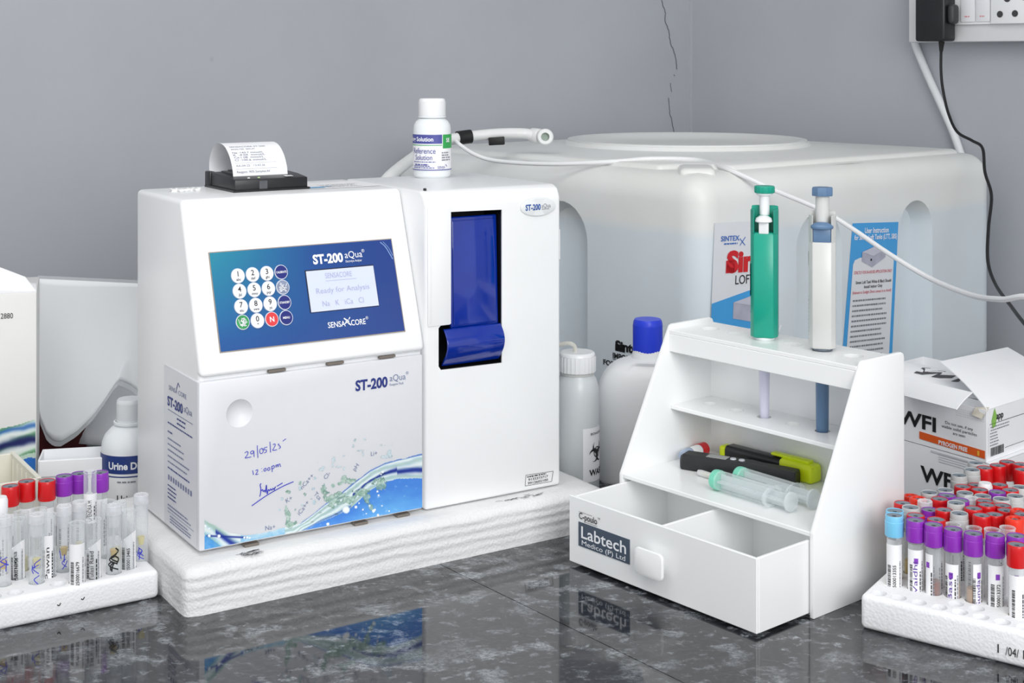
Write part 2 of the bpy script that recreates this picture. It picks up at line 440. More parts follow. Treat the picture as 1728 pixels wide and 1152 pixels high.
# small dark slots under the lip
for x in (.062, .118, .170): MB().box((x, -.0012, .1478), (x + .016, .006, .1499)).build('lip_slot', mat('slot_brown_plastic', (120, 112, 104), .6, .05), an)
for x in (.040, .145, .188): MB().box((x, -.0012, .0003), (x + .013, .006, .0022)).build('base_slot', mat('slot_brown_plastic', (120, 112, 104), .6, .05), an)
# reagent pack
rp = MB().box((-.0012, -.0018, .0045), (.2138, .088, .1468), .0012, 2).build('reagent_pack', mat('matte_white_pack', (222, 223, 227), .42, .006), an)
cut(rp, MB().lathe([(.0155 * math.sin(PI * k / 24), -.0155 * math.cos(PI * k / 24)) for k in range(25)], 64, (.0349, -.0115, .1165)))
onp = lambda x, z: (x, -.0022, z)
pk = MB()
pk.text('ST-200', .1449, .1219, .0130, onp, 0, .035, .0325); pk.text('aQua', .1795, .1262, .0085, onp, 1, 0, .0165); pk.text('®', .1962, .1305, .004, onp, 1)
pk.text('Reagent Pack', .1795, .1222, .0032, onp, 1, 0, .0145)
PKI = [BLUEINK, mat('soft_blue_grey_print', (120, 132, 165), .5, .05, 300)]
pk.build('printed_text', PKI, rp); pk = MB()
# smaller ion names printed among the splashes
ZPX = lambda u, v: AF.hit(340 + u / 4.547, 730 + v / 4.547, (0, -.0022, 0), (0, 1, 0))
for s_, u, v, rr in (('Na⁺', 490, 750, 0), ('K⁺', 655, 540, 25), ('iCa⁺⁺', 755, 635, 47), ('nCa⁺⁺', 775, 435, 42), ('Tca', 860, 475, -48), ('Cl⁻', 955, 360, 45), ('pH', 1180, 295, 50), ('Li⁺', 1300, 178, 0)):
    q = ZPX(u, v); pk.text(s_.replace('⁺⁺', '++').replace('⁺', '+').replace('⁻', '-'), q.x, q.z, .0056, onp, 1, 0, rot=R_(rr))
pk.build('ion_lettering', PKI, rp)
# pen handwriting on the pack: date, time, signature
def pen(mb, strokes, w=.0006):
    for st in strokes:
        P = [ZPX(u, v) for u, v in st]
        P = smooth([(p.x, p.z, 0) for p in P], 5); mb.ribbon(P, w, lambda x, z: (x, -.0024, z))
hw = MB()
pen(hw, [[(332, 155), (348, 143), (357, 152), (350, 172), (335, 192), (355, 190), (382, 183)], [(398, 140), (388, 138), (376, 150), (384, 162), (398, 152), (401, 138), (403, 165), (404, 185)],
         [(428, 96), (430, 145), (433, 192)], [(462, 118), (447, 132), (450, 155), (465, 157), (474, 138), (466, 120), (458, 122)], [(505, 108), (482, 116), (480, 130), (496, 130), (498, 145), (480, 155)],
         [(525, 68), (528, 112), (530, 150)], [(548, 92), (560, 84), (566, 94), (556, 115), (546, 133), (566, 132), (580, 128)], [(596, 84), (588, 88), (600, 100), (606, 112), (592, 122)], [(622, 64), (648, 46)]])
pen(hw, [[(392, 288), (396, 305), (399, 322)], [(415, 290), (428, 283), (432, 292), (422, 310), (416, 320), (436, 316)], [(460, 272), (462, 275)], [(463, 295), (465, 298)],
         [(487, 272), (478, 283), (484, 294), (495, 288), (494, 273), (486, 272)], [(515, 266), (506, 277), (512, 288), (524, 282), (522, 268), (514, 266)], [(538, 255), (541, 280), (543, 300)], [(539, 262), (552, 250), (560, 262), (548, 275), (541, 272)],
         [(570, 245), (573, 265), (574, 250), (583, 243), (587, 262), (590, 246), (600, 238), (605, 254), (608, 260)]])
pen(hw, [[(458, 388), (450, 400), (455, 430), (452, 470), (445, 488)], [(458, 445), (468, 435), (474, 450), (484, 440), (490, 455), (498, 400), (500, 440), (505, 468), (512, 435), (522, 445), (530, 430), (540, 440), (548, 425), (556, 432), (568, 412), (556, 440)], [(578, 410), (622, 384)], [(706, 374), (620, 412), (500, 480), (385, 560)]], .0008)
hw.build('pen_writing', PENINK, rp)
# splash artwork printed on the pack
topc = ([0, 60, 150, 230, 350, 500, 640, 760, 860, 950, 1050, 1190, 1300, 1400, 1500, 1690, 1720], [650, 690, 735, 775, 785, 765, 725, 695, 620, 545, 480, 365, 285, 236, 206, 160, 155])
lowc = ([0, 700, 760, 900, 1000, 1150, 1280, 1400, 1500, 1690, 1720], [905, 860, 765, 690, 650, 575, 450, 382, 352, 348, 348])
def mixc(a, b, t): t = min(1, max(0, t)); return tuple(a[i] + (b[i] - a[i]) * t for i in range(3))
PKW = (222, 223, 227)
BLOBS = [(665, 640, 22, 70), (650, 590, 14, 30), (690, 700, 45, 28), (935, 430, 26, 40), (960, 490, 34, 45), (1010, 530, 60, 50), (1060, 470, 45, 26), (1110, 355, 38, 30), (1150, 372, 40, 22), (1060, 390, 22, 14), (1130, 510, 70, 34), (1270, 500, 24, 60), (1300, 570, 16, 30), (1370, 390, 62, 48),
         (1225, 455, 60, 30), (1445, 160, 20, 26), (1420, 185, 60, 14), (1180, 55, 14, 16), (1165, 95, 12, 22), (1215, 135, 34, 9), (1240, 160, 8, 22), (1015, 205, 14, 18), (1008, 245, 8, 22), (1050, 262, 36, 8), (1095, 272, 12, 14), (760, 385, 14, 18), (755, 430, 12, 24), (800, 470, 18, 16), (920, 280, 22, 16), (935, 265, 14, 10), (670, 455, 20, 14), (1390, 95, 26, 8), (870, 350, 10, 12), (860, 430, 12, 10), (865, 535, 10, 16), (1255, 48, 9, 7), (1095, 178, 8, 7), (600, 590, 8, 8), (775, 555, 8, 8), (620, 510, 9, 12), (720, 590, 9, 9), (1460, 90, 9, 7), (895, 228, 5, 5), (1062, 55, 5, 4), (845, 505, 8, 8), (1010, 405, 14, 12)]
DROPS = [(1185, 570, 11), (1240, 590, 7), (1210, 540, 6), (1355, 632, 10), (1350, 450, 8), (1360, 480, 7), (1330, 590, 9), (1290, 560, 7), (1385, 560, 6), (970, 700, 12), (1110, 590, 28), (1320, 600, 12), (1265, 620, 5), (1440, 600, 6), (60, 790, 11), (135, 792, 12), (20, 788, 8), (330, 803, 8), (350, 802, 9), (370, 806, 8), (30, 715, 10), (60, 735, 7), (1378, 318, 6), (1390, 300, 10)]
def splash(u, v):
    t, l = interp(u, *topc), interp(u, *lowc)
    wob = 14 * fbm(u * .012, v * .012, 3.1); c = PKW
    if v > l + wob * .4 and u > 690:                                                  # open blue water
        k = (v - l) / 300; c = mixc((72, 134, 220), (120, 196, 240), k + .25 * fbm(u * .008, v * .015, 9) - (u - 1000) / 2600)
        c = mixc(c, (210, 236, 248), max(0, fbm(u * .03, v * .05, 5) - .25) * 1.6)
    elif v > t + wob:
        if u > 640:                                                                    # the twisting ribbon
            k = (v - t) / max(20, l - t); q = k + .10 * fbm(u * .006, v * .02, 1)
            c = mixc((206, 222, 226), (176, 208, 220), .5 + fbm(u * .01, v * .06, 2))
            st = math.sin(q * 19 + 2.6 * fbm(u * .004, v * .01, 4))
            c = mixc(c, (238, 244, 240), max(0, st) * .8)
            c = mixc(c, (152, 180, 160), max(0, -st) * .55 * (1 if u < 1300 else .7))
            if u > 1160: c = mixc(c, (22, 44, 140), math.exp(-((q - (.56 + .1 * (u > 1500) - .00011 * (1690 - u))) / (.055 + .085 * max(0, 1 - abs(u - 1560) / 260))) ** 2))
            c = mixc(c, (48, 92, 190), .85 * math.exp(-((k - .03) / .035) ** 2) * (u > 760))
            if u < 1150: c = mixc(c, (70, 110, 200), .8 * math.exp(-((k - .93) / .05) ** 2))
            c = mixc(c, (30, 40, 30), .8 * max(0, fbm(u * .012, v * .03, 8) - .30) * 2.2 * (760 < u < 1450))
        elif u > 300 and v < 840:
            k = (v - t) / 60; c = mixc((178, 214, 232), (126, 186, 224), k + .6 * fbm(u * .02, v * .05, 6)); c = mixc(c, (236, 244, 246), max(0, fbm(u * .03, v * .08, 12)) * 1.2)
        else:                                                                          # the left wash
            k = (v - t); s_ = v - .72 * u; c = mixc((214, 226, 222), (168, 206, 222), k / 90)
            st = math.sin(s_ * .055 + 2 * fbm(u * .01, v * .01, 7)); c = mixc(c, (236, 242, 238), max(0, st) * .8); c = mixc(c, (126, 168, 150), max(0, -st) * .55)
            c = mixc(c, (28, 50, 150), math.exp(-((v - (680 + .72 * u)) / (10 + .07 * u)) ** 2) * (110 < u < 330))
            if s_ > 760: c = mixc(c, (70, 150, 220), .8 + .5 * fbm(u * .02, v * .02, 3))
        if 40 < u < 345: c = mixc(c, (20, 40, 140), math.exp(-((v - (788 + .045 * u)) / 7) ** 2))
    d = (1e9, None)
    for i, (bx, by, rx, ry) in enumerate(BLOBS):
        e = ((u - bx) / rx) ** 2 + ((v - by) / ry) ** 2
        if e < 3.4:
            w = fbm(u * .028, v * .028, i * 1.7, 4); e2 = e + w * 2.1 + .35 * abs(math.sin((u + v) * .05 + i))
            if e2 < 1:
                g = mixc((190, 212, 202), (112, 154, 134), .5 + 1.5 * fbm(u * .03, v * .03, 20 + i)) if rx > 13 and by > 300 else mixc((208, 222, 228), (160, 194, 212), .5 + fbm(u * .06, v * .06, i))
                g = mixc(g, (70, 108, 104), max(0, e2 - .62) * 1.9); g = mixc(g, (240, 246, 244), max(0, .35 - abs(e2 - .35)) * 1.2 * (fbm(u * .02, v * .02, i + 3) > 0))
                c = mixc(c, g, .85 if by > 300 else .6)
    for bx, by, r in DROPS:
        e = math.hypot(u - bx, v - by) / r
        if e < 1: c = mixc((250, 252, 252), (190, 214, 230), max(0, e - .5) * 1.2)
    return c
def art_grid(mb, x0, x1, z0, z1, nx, nz, fn, mapf, skip=None):
    cols = []; b = MB()
    for j in range(nz + 1):
        for i in range(nx + 1):
            x = x0 + (x1 - x0) * i / nx; z = z0 + (z1 - z0) * j / nz
            cols.append((*lin(fn(x, z)), 1))
    n0 = len(mb.f); mb.rect(x0, z0, x1, z1, mapf, 0, nx, nz); mb.col = (mb.col or []) + cols
    if skip:                                          # unprinted ground stays bare
        bg = (*lin(skip), 1); keep = [any(max(abs(cols[i][k] - bg[k]) for k in range(3)) > .012 for i in f) for f in mb.f[n0:]]
        mb.f = mb.f[:n0] + [f for f, k in zip(mb.f[n0:], keep) if k]; mb.m = mb.m[:len(mb.f)]
def to_zpx(x, z):
    w = AF.w(x, -.0021, z); return ((864 + F_PX * w.x / w.y) - 340) * 4.547, ((HOR + F_PX * (EYE - w.z) / w.y) - 730) * 4.547
art = MB(); art_grid(art, .0035, .2134, .0055, .0800, 420, 150, lambda x, z: splash(*to_zpx(x, z)), lambda x, z: (x, -.0020, z), PKW)
art.build('splash_artwork', vcol('printed_artwork', .4), rp)
# print on the side of the pack
ons = lambda y, z: (-.0016, y, z)                    # y runs away from us; text reads from the back edge to the front
rev = lambda a, z: (-.0016, .0866 - a, z)
sd = MB()
sd.rect(.0005, .006, .0838, .1462, lambda a, z: (-.00135, .0866 - a, z), 2)
sd.text('SENSA CORE', .013, .1268, .0058, rev, 1, 0, .045); sd.ribbon([(.033, .131), (.037, .137), (.041, .134)], .0012, rev, 0)
sd.text('ST-200', .009, .1125, .0115, rev, 0, .035, .040); sd.text('aQua', .052, .1150, .0080, rev, 1, 0, .020)
sd.rect(.010, .1085, .074, .1089, rev, 0)
sd.lines(.034, .058, [.1045, .1005], .0014, rev, 0, 5); sd.lines(.010, .077, [.0965], .0012, rev, 0, 6); sd.lines(.010, .024, [.0885], .0014, rev, 0, 7)
sd.lines(.010, .052, [.0825, .0775, .0725], .0012, rev, 1, 8); sd.lines(.010, .074, [.067, .062], .0012, rev, 1, 9); sd.lines(.010, .072, [.0565], .0013, rev, 0, 10)
for k in range(10): sd.rect(.011 + k * .0063, .0465, .0145 + k * .0063, .0510, rev, 1)
sd.lines(.010, .034, [.041, .0375, .034, .0305], .0011, rev, 0, 11); sd.lines(.010, .070, [.0235, .0205], .0011, rev, 1, 12); sd.rect(.010, .0180, .076, .0183, rev, 0)
sd.lines(.016, .072, [.0145, .0120, .0095], .0011, rev, 1, 13)
sd.build('side_print', [BLUEINK, mat('pale_navy_print', (120, 126, 160), .5, .03), mat('pack_side_film', (222, 223, 227), .35, .006)], rp)

# display panel with keys and screen
px0, px1, pz0, pz1 = .0200, .1978, .1695, .2508
pm = MB()
def panelcol(x, z):
    u = (x - px0) / (px1 - px0); v = (z - pz0) / (pz1 - pz0)
    c = mixc((16, 92, 156), (16, 54, 130), u); c = mixc(c, (30, 134, 160), max(0, (1.05 - u * 1.9)) * max(0, v * 1.15 - .12)); return mixc(c, (16, 60, 138), max(0, .3 - v) * 1.2)
art_grid(pm, px0, px1, pz0, pz1, 60, 30, panelcol, on_slope(.0011))
panel = pm.build('display_panel', vcol('glossy_printed_film', .18, .4), an)
fr = MB(); B_ = [(px0 - .0008, pz0 - .0008), (px1 + .0008, pz0 - .0008), (px1 + .0008, pz1 + .0008), (px0 - .0008, pz1 + .0008)]
fr.add([on_slope(0.0)(*p) for p in B_] + [on_slope(.0010)(*p) for p in B_], [(4, 5, 6, 7)] + [(i, (i + 1) % 4, 4 + (i + 1) % 4, 4 + i) for i in range(4)])
fr.build('panel_rim', mat('brown_grey_panel_edge', (150, 140, 130), .5, .05), panel)
pt = MB(); o3 = on_slope(.0014)
pt.text('ST-200', .1160, .2345, .0110, o3, 0, .04, .0300); pt.text('aQua', .1480, .2372, .0085, o3, 0, 0, .0178); pt.text('®', .1655, .2412, .0040, o3, 0); pt.text('Electrolyte Analyser', .1482, .2335, .0030, o3, 0, 0, .0165)
pt.build('model_lettering', [WHITEINK], panel); pt = MB()
pt.text('SENSA', .1220, .1790, .0068, o3, 0, .012, .0172); pt.text('CORE', .1450, .1790, .0068, o3, 0, .012, .0145); pt.text('®', .1600, .1828, .0036, o3, 0)
for a in range(3): pt.ribbon([(.1385 + a * .0018, .1858 - a * .0022), (.1412 + a * .0018, .1838 - a * .0022)], .0012, o3, 0); pt.ribbon([(.1388 + a * .0022, .1808 + a * .0018), (.1402 + a * .0022, .1826 + a * .0018)], .0008, o3, 0)
pt.rect(.1398, .1815, .1432, .1835, o3, 0)
pf = MB(); pf.ribbon(smooth([(.186, .2490, 0), (.191, .244, 0), (.1965, .233, 0)], 5), .0010, o3, 0); pf.ribbon(smooth([(.189, .2492, 0), (.194, .243, 0), (.197, .236, 0)], 5), .0006, o3, 0)
pf.build('painted_film_highlight', mat('peeling_film_highlight', (120, 150, 200), .2, .1, 200), panel)  # pale ribbons paint the highlight along the peeled film's edge
pt.build('maker_lettering', [WHITEINK], panel)
KEYC = {'w': mat('white_key_film', (240, 242, 246), .3, .01), 'n': mat('navy_key_film', (28, 38, 120), .3, .05), 'g': mat('green_key_film', (52, 150, 84), .3, .25, 250), 'r': mat('red_key_film', (222, 62, 66), .3, .06, 200), 's': mat('scratched_grey_key_film', (130, 140, 165), .3, .35, 250)}
keys = [['1 abc w', '2 def w', '3 ghi w', 'CALIBRATE - n'], ['4 jkl w', '5 mno w', '6 pqr w', '- - s'], ['7 stu w', '8 vwx w', '9 yz w', 'STANDBY - n'], ['Y - g', '0 * w', 'N - r', 'MENU - n']]
for rI, zc in enumerate((.2299, .2171, .2042, .1914)):
    for cI, xc in enumerate((.0432, .0568, .0702, .0838)):
        big, small, kc = keys[rI][cI].split(' '); xc2 = xc - .0004 * rI * .6
        k = MB(); e0, e1 = on_slope(.0013), on_slope(.0021); n = 28
        ring = lambda rr, e: [e(xc2 + rr * math.cos(2 * PI * i / n), zc + rr * math.sin(2 * PI * i / n)) for i in range(n)]
        A, Bq, Cq = ring(.0064, e0), ring(.0062, e1), ring(.0057, on_slope(.00215))
        k.add(A + Bq, [(i, (i + 1) % n, n + (i + 1) % n, n + i) for i in range(n)], 1)
        k.add(Bq + Cq, [(i, (i + 1) % n, n + (i + 1) % n, n + i) for i in range(n)], 1); k.add(Cq, [tuple(range(n))], 0)
        e2 = on_slope(.0024)
        if len(big) == 1 and kc == 'w':
            k.text(big, xc2, zc - .0006, .0064, e2, 2, .01, align='C'); k.text(small, xc2, zc - .0042, .0032, e2, 2, .01, align='C')
        elif kc in 'gr': k.text(big, xc2, zc - .0022, .0060, e2, 3, .02, align='C')
        elif big != '-': k.text(big, xc2, zc - .0009, .0026, e2, 3, .02, .0098 if len(big) > 5 else .0065, 'C')
        if kc in 'gs':
            rg = random.Random(rI)
            for a in range(7):
                p = [(xc2 + rg.uniform(-.004, .004), zc + rg.uniform(-.004, .004)) for _ in range(3)]
                k.ribbon(smooth([(q[0], q[1], 0) for q in p], 4), .0005, e2, 3)
        k.build('keypad_button', [KEYC[kc], mat('key_rim_white', (214, 220, 232), .3, .02), INK, WHITEINK], panel)
sm = MB(); sm.rect(.1066, .1930, .1757, .2297, on_slope(.0013), 0); sm.rect(.1076, .1936, .1752, .2287, on_slope(.0016), 1)
e2 = on_slope(.0019)
sm.text('SENSACORE', .139, .2212, .0066, e2, 2, -.005, .0265, 'C'); sm.rect(.1255, .2188, .1565, .2191, e2, 2)
sm.text('Ready for Analysis', .1415, .2088, .0066, e2, 2, -.005, .0530, 'C'); sm.text('Na   K   iCa   Cl', .1400, .1976, .0066, e2, 2, -.005, .0410, 'C')
sm.build('lcd_screen', [mat('screen_bezel_black', (28, 34, 60), .3, .05), mat('backlit_screen_white', (206, 213, 234), .2, .01, 20, emit=.08), mat('screen_pixel_grey', (172, 174, 206), .3, .02)], panel)

# sampling side: front body with the probe opening
xa, xb = .2178, .3700
sp = MB().prism([(.0, .001), (.170, .001), (.170, .297), (.0115, .297), (.0035, .2935), (.0, .2845)], xa, xb, 'x', .0032, 3).build('sampling_housing', WHITE, an)
hole = [(.2453, .2768), (.3017, .2758), (.3017, .1288), (.2345, .1297), (.2319, .1335), (.2319, .1690), (.2345, .1716), (.2453, .1720)]
cut(sp, MB().prism(hole, -.02, .034, 'y'))
rc = MB(); n = len(hole); cxh = (.2745, .205)
ins = [(x + (cxh[0] - x) * .004, z + (cxh[1] - z) * .004) for x, z in hole]
rc.add([(x, .0012, z) for x, z in ins] + [(x, .033, z) for x, z in ins], [tuple(range(n, 2 * n))] + [(i, (i + 1) % n, n + (i + 1) % n, n + i) for i in range(n)])
rc.build('probe_recess', mat('black_recess_plastic', (10, 10, 12), .5, .1), sp)
FLAP = mat('glossy_royal_blue_plastic', (0, 42, 148), .12, .12, 30, coat=.5)
fm = Matrix.Translation((0, .0035, .166)) @ Matrix.Rotation(R_(-2.0), 4, 'X')
fl = MB().box((.2474, 0, 0), (.3003, .004, .1050), .0016, 3, 0, fm)
fl.box((.2500, -.0009, .003), (.2978, .0005, .1015), .0008, 2, 0, fm)
flap = fl.build('probe_flap', FLAP, sp)
lp = MB(); N = 16; out_, in_ = [], []
for i in range(N + 1):
    t = i / N; z = .1668 - .0345 * t; y = .0030 - .0115 * math.sin(PI * (.08 + .92 * t) ** .9)
    out_.append((y, z)); in_.append((y + .0022, z + .0006))
lp.prism(out_ + in_[::-1], .2372, .3000, 'x', .0006, 2); lp.build('flap_handle', FLAP, flap)
MB().box((.2200, -.0014, .1712), (.2445, .002, .2830), .0012, 2).box((.2198, -.0016, .173), (.2242, .0, .2630), .0010, 2).build('side_strip', WHITE, sp)
hg = MB().box((.3690, .004, .222), (.3725, .02, .252), .0006, 1).box((.3695, .006, .231), (.3740, .018, .243), .0006, 1); hg.build('hinge', WHITE, sp)
MB().box((.3690, .004, .038), (.3715, .02, .062), .0006, 1).box((.3695, .006, .045), (.3728, .018, .055), .0006, 1).build('hinge', WHITE, sp)
bd = MB(); bd.lathe([(0, .0016), (.9, .0016), (1.0, .0009), (1.0, 0)], 40, (0, 0, 0), 0, Matrix.Translation((.3430, -.0002, .2763)) @ Matrix.Rotation(PI / 2, 4, 'X') @ Matrix.Diagonal((.0205, .0092, 1, 1)))
onb = lambda x, z: (x, -.0021, z)
bd.text('ST-200', .3275, .2735, .0080, onb, 1, .03, .0175); bd.text('aQua', .3462, .2752, .0058, onb, 2, 0, .0105); bd.lines(.3465, .357, [.2735], .0007, onb, 2, 3)
bd.build('badge', [mat('badge_silver_white', (226, 229, 230), .3, .01), mat('badge_blue', (30, 80, 160), .3, .25, 90), GREYINK], sp)
nl = MB(); onl = lambda x, z: (x, -.0005, z)
for a, b in (((.3280, .0065), (.3290, .0168)), ((.3290, .0168), (.3610, .0158)), ((.3610, .0158), (.3590, .0060)), ((.3590, .0060), (.3280, .0065))): nl.ribbon([a, b], .0004, onl, 0)
nl.lines(.3305, .3575, [.0142], .0011, onl, 0, 4); nl.text('9133373717', .3318, .0108, .0032, onl, 0, .01, .0230); nl.text('9912602100', .3312, .0074, .0032, onl, 0, .01, .0235)
nl.build('phone_sticker', [INK], sp)
# screw on top, stickers on top
MB().lathe([(0, .0022), (.0014, .0020), (.0016, .0008), (.0016, 0)], 12, (.2245, .0130, .297)).build('screw', BLACKP, an)
ot = lambda x, y: (x, y, .2975)
ts = MB().rect(.139, .078, .2165, .142, lambda x, y: (x, y, .2973), 1).rect(.141, .085, .157, .098, ot, 0).rect(.157, .095, .168, .098, ot, 0)
ts.lines(.160, .205, [.088, .094, .100, .106, .112], .0012, ot, 2, 3); ts.build('top_sticker', [mat('sky_blue_print', (110, 176, 220), .4, .1), PAPERW, GREYINK], an)
# thermal printer with its curled receipt
pr = MB(); x0, x1, y0, y1 = .0660, .1390, .0880, .1600; zt = .2972
pr.box((x0 - .002, y0 - .002, zt - .001), (x1 + .002, y1 + .002, zt + .0018), .0006, 1)
pr.prism([(y0, zt), (y0, zt + .0112), (y0 + .022, zt + .0135), (y1 - .012, zt + .0150), (y1, zt + .010), (y1, zt)], x0, x1, 'x', .0010, 2)
pr.box((x0 - .001, y1 - .010, zt), (x0 + .005, y1 + .004, zt + .0150), .0012, 2)
printer = pr.build('thermal_printer', BLACKP, an)
pc = MB(); 
for k in range(9): pc.box((x0 + .008 + .0065 * k, y0 + .026 + .001 * (k % 3), zt + .0134), (x0 + .013 + .0065 * k, y0 + .056, zt + .0160 + .0008 * (k % 2)), .0006, 1)
pc.build('printer_cover', mat('dark_grey_cover', (60, 62, 64), .45, .1), printer)
lm = MB()
for x, c_ in ((.082, 0), (.092, 1)): lm.lathe([(0, .0010), (.0011, .0008), (.0014, 0)], 12, (x, y0 + .006, zt + .0118), c_)
lm.rect(.118, y0 + .003, .126, y0 + .009, lambda x, y: (x, y, zt + .0120 + (y - y0) * .1), 0)
lm.rect(.090, zt + .002, .098, zt + .0095, lambda x, z: (x, y0 - .0003, z), 2)
lm.build('indicator', [mat('indicator_white', (226, 228, 226), .3, .02), mat('indicator_green', (190, 220, 150), .3, .05), mat('scuffed_grey', (84, 86, 92), .5, .2, 200)], printer)
curl = smooth([(0, .1060, .3085), (0, .1085, .3180), (0, .1160, .3290), (0, .1290, .3375), (0, .1450, .3395), (0, .1580, .3350), (0, .1670, .3250), (0, .1690, .3145), (0, .1640, .3060), (0, .1560, .3050)], 6)
rx0, rx1 = .0715, .1265
rec = MB(); vs_ = []; 
for p in curl: vs_ += [(rx0, p.y, p.z), (rx1, p.y, p.z)]
rec.add(vs_, [(2 * i, 2 * i + 1, 2 * i + 3, 2 * i + 2) for i in range(len(curl) - 1)], 0)
clen = [0]
for a, b in zip(curl, curl[1:]): clen.append(clen[-1] + (b - a).length)
def onrec(x, s):
    y = np.interp(s, clen, [p.y for p in curl]); z = np.interp(s, clen, [p.z for p in curl])
    s2 = s + .0008; y2 = np.interp(s2, clen, [p.y for p in curl]); z2 = np.interp(s2, clen, [p.z for p in curl])
    t = Vector((0, y2 - y, z2 - z)).normalized(); nn = Vector((0, -t.z, t.y)) * .0003
    return (rx0 + x, float(y) + nn.y, float(z) + nn.z)
for t_, s_, w_, b_ in (('Reagent :90% Samples:44', .0048, .033, 0), ('AA-04-25   13:43:36', .0108, .029, 0), ('Cl :100.6 mmol/L', .0168, .032, .01), ('Ca:1.08  mmol/L', .0198, .030, .01), ('K  :4.04  mmol/L', .0228, .032, .01), ('Na :143.7 mmol/L', .0258, .031, .01), ('ANALYSIS  SERUM', .0310, .024, 0), ('SENSACORE ST-200', .0352, .036, 0)):
    rec.text(t_, .0040, s_, .0030, onrec, 1, b_, w_)
rec.rect(.003, .0085, .045, .0087, onrec, 1); rec.rect(.003, .0145, .045, .0147, onrec, 1)
rec.build('receipt', [mat('thermal_paper', (240, 241, 244), .55, .01, 200), mat('thermal_print_grey', (120, 124, 140), .6, .05, 300)], printer, 60)
ch = MB(); rg = random.Random(8)
for k in range(7):
    x = .020 + .004 * k + rg.uniform(-.001, .001); ch.box((x, .118 + rg.uniform(0, .012), .297), (x + .005, .126 + rg.uniform(0, .012), .2995), .0009, 1, 0)
ch.build('glue_blob', mat('white_sealant', (236, 236, 236), .4, .02), an)

# ------------------------------------------------------------------ bottles
def on_cyl(r, ang0, cx=0.0, cy=0.0, e=.0003):
    """(a,z): a is arc length from the angle ang0, growing to the right as seen from outside"""
    def f(a, z):
        th = ang0 + a / r; return (cx + (r + e) * math.cos(th), cy + (r + e) * math.sin(th), z)
    return f
def facing(x, y): return math.atan2(-y, -x)          # direction from a place to the camera
def screw_cap(r, h, z, n=48, rib=.03):
    m = MB(); rip = lambda i: 1 + (rib if i % 2 else 0)
    m.lathe([(r * .98, z), (r, z + h * .05), (r, z + h * .82)], n, ripple=rip)
    m.lathe([(r, z + h * .82), (r * .97, z + h * .93), (r * .88, z + h), (0, z + h)], n); return m
p = AF.w(.3035, .140, .297)
bt = thing('reagent_bottle', (p.x, p.y, p.z), 0, 'small round milky bottle with white cap and purple printed label on top of the analyser', 'bottle')
r = .0196
MB().lathe([(0, 0), (r * .86, 0), (r * .97, .002), (r, .005), (r, .050), (r * .97, .0545), (r * .86, .0585), (r * .70, .0610), (r * .62, .0622), (r * .62, .068), (0, .068)], 40).build('bottle_body', HDPE, bt)
screw_cap(.0139, .0180, .0642).build('cap', mat('white_screw_cap', (236, 237, 238), .4, .01), bt)
MB().lathe([(.0132, .0622), (.0145, .0624), (.0145, .0640), (.0132, .0642)], 32).build('neck_ring', HDPE, bt)
lb = MB(); f0 = facing(p.x, p.y); oc = on_cyl(r, f0); oc2 = on_cyl(r, f0, e=.0006); H_ = r * PI / 2
lb.rect(-H_ * 1.1, .0085, H_ * 1.1, .0455, oc, 0, 40, 1)
lb.rect(-H_ * 1.1, .0360, .0105, .0453, oc2, 1, 30, 1); lb.rect(.0115, .0310, H_ * 1.1, .0453, oc2, 2, 16, 1); lb.rect(-H_ * 1.1, .0340, .0105, .0347, oc2, 2, 30, 1); lb.rect(-H_ * 1.1, .0085, H_ * 1.1, .0094, oc2, 1, 40, 1)
oc3 = on_cyl(r, f0, e=.0009)
lb.text('Cleaning Solution', .0012, .0385, .0062, oc3, 3, .02, .0400, 'R', clip=lambda x, y: x > -H_ * 1.05); lb.text('SE', .0155, .0375, .0058, oc3, 3, .02)
lb.text('Reference', .0035, .0258, .0082, oc3, 1, 0, .0262, 'R', clip=lambda x, y: x > -H_ * 1.05); lb.text('Solution', .0002, .0192, .0078, oc3, 1, 0, .0195, 'R', clip=lambda x, y: x > -H_ * 1.05)
lb.lines(-.022, .004, [.0168, .0125, .0108], .0008, oc3, 1, 2); lb.lines(-.02, 0, [.0138], .0012, oc3, 1, 3); lb.lines(.010, .022, [.026, .0235, .021, .0185], .0012, oc3, 4, 4); lb.text('SENSA', .0055, .0103, .0038, oc3, 1, 0, .0085); lb.ribbon([(.0148, .0145), (.0165, .0122)], .0006, oc3, 1)
lb.build('label', [PAPERW, mat('indigo_print', (74, 78, 150), .45, .03), mat('green_print', (50, 160, 80), .45, .03), WHITEINK, GREYINK], bt)

# urine diluent bottle behind the analyser's left end
p = at(219, 700, 1.425)
ub = thing('diluent_bottle', (p.x, p.y, 0), 0, 'milky round bottle with dark blue label band reading Urine, behind the left test tubes', 'bottle')
r = .0277
MB().lathe([(0, 0), (r * .9, 0), (r, .003), (r, .073), (r * .97, .079), (r * .86, .086), (r * .66, .092), (r * .48, .095), (r * .48, .100), (0, .100)], 44).build('bottle_body', HDPE, ub)
MB().lathe([(.0140, .0960), (.0158, .0962), (.0158, .0985), (.0140, .0988)], 32).build('neck_ring', HDPE, ub)
screw_cap(.0130, .0220, .0985, 48, .02).build('cap', mat('milky_white_cap', (224, 226, 228), .4, .02), ub)
lb = MB(); f0 = facing(p.x, p.y); H_ = r * 1.5
o1, o2, o3_ = on_cyl(r, f0), on_cyl(r, f0, e=.0006), on_cyl(r, f0, e=.0009)
lb.rect(-H_, .012, H_, .0715, o1, 0, 40, 1); lb.rect(-H_, .0525, H_, .0700, o2, 1, 40, 1); lb.rect(-H_, .0490, H_, .0502, o2, 1, 40, 1)
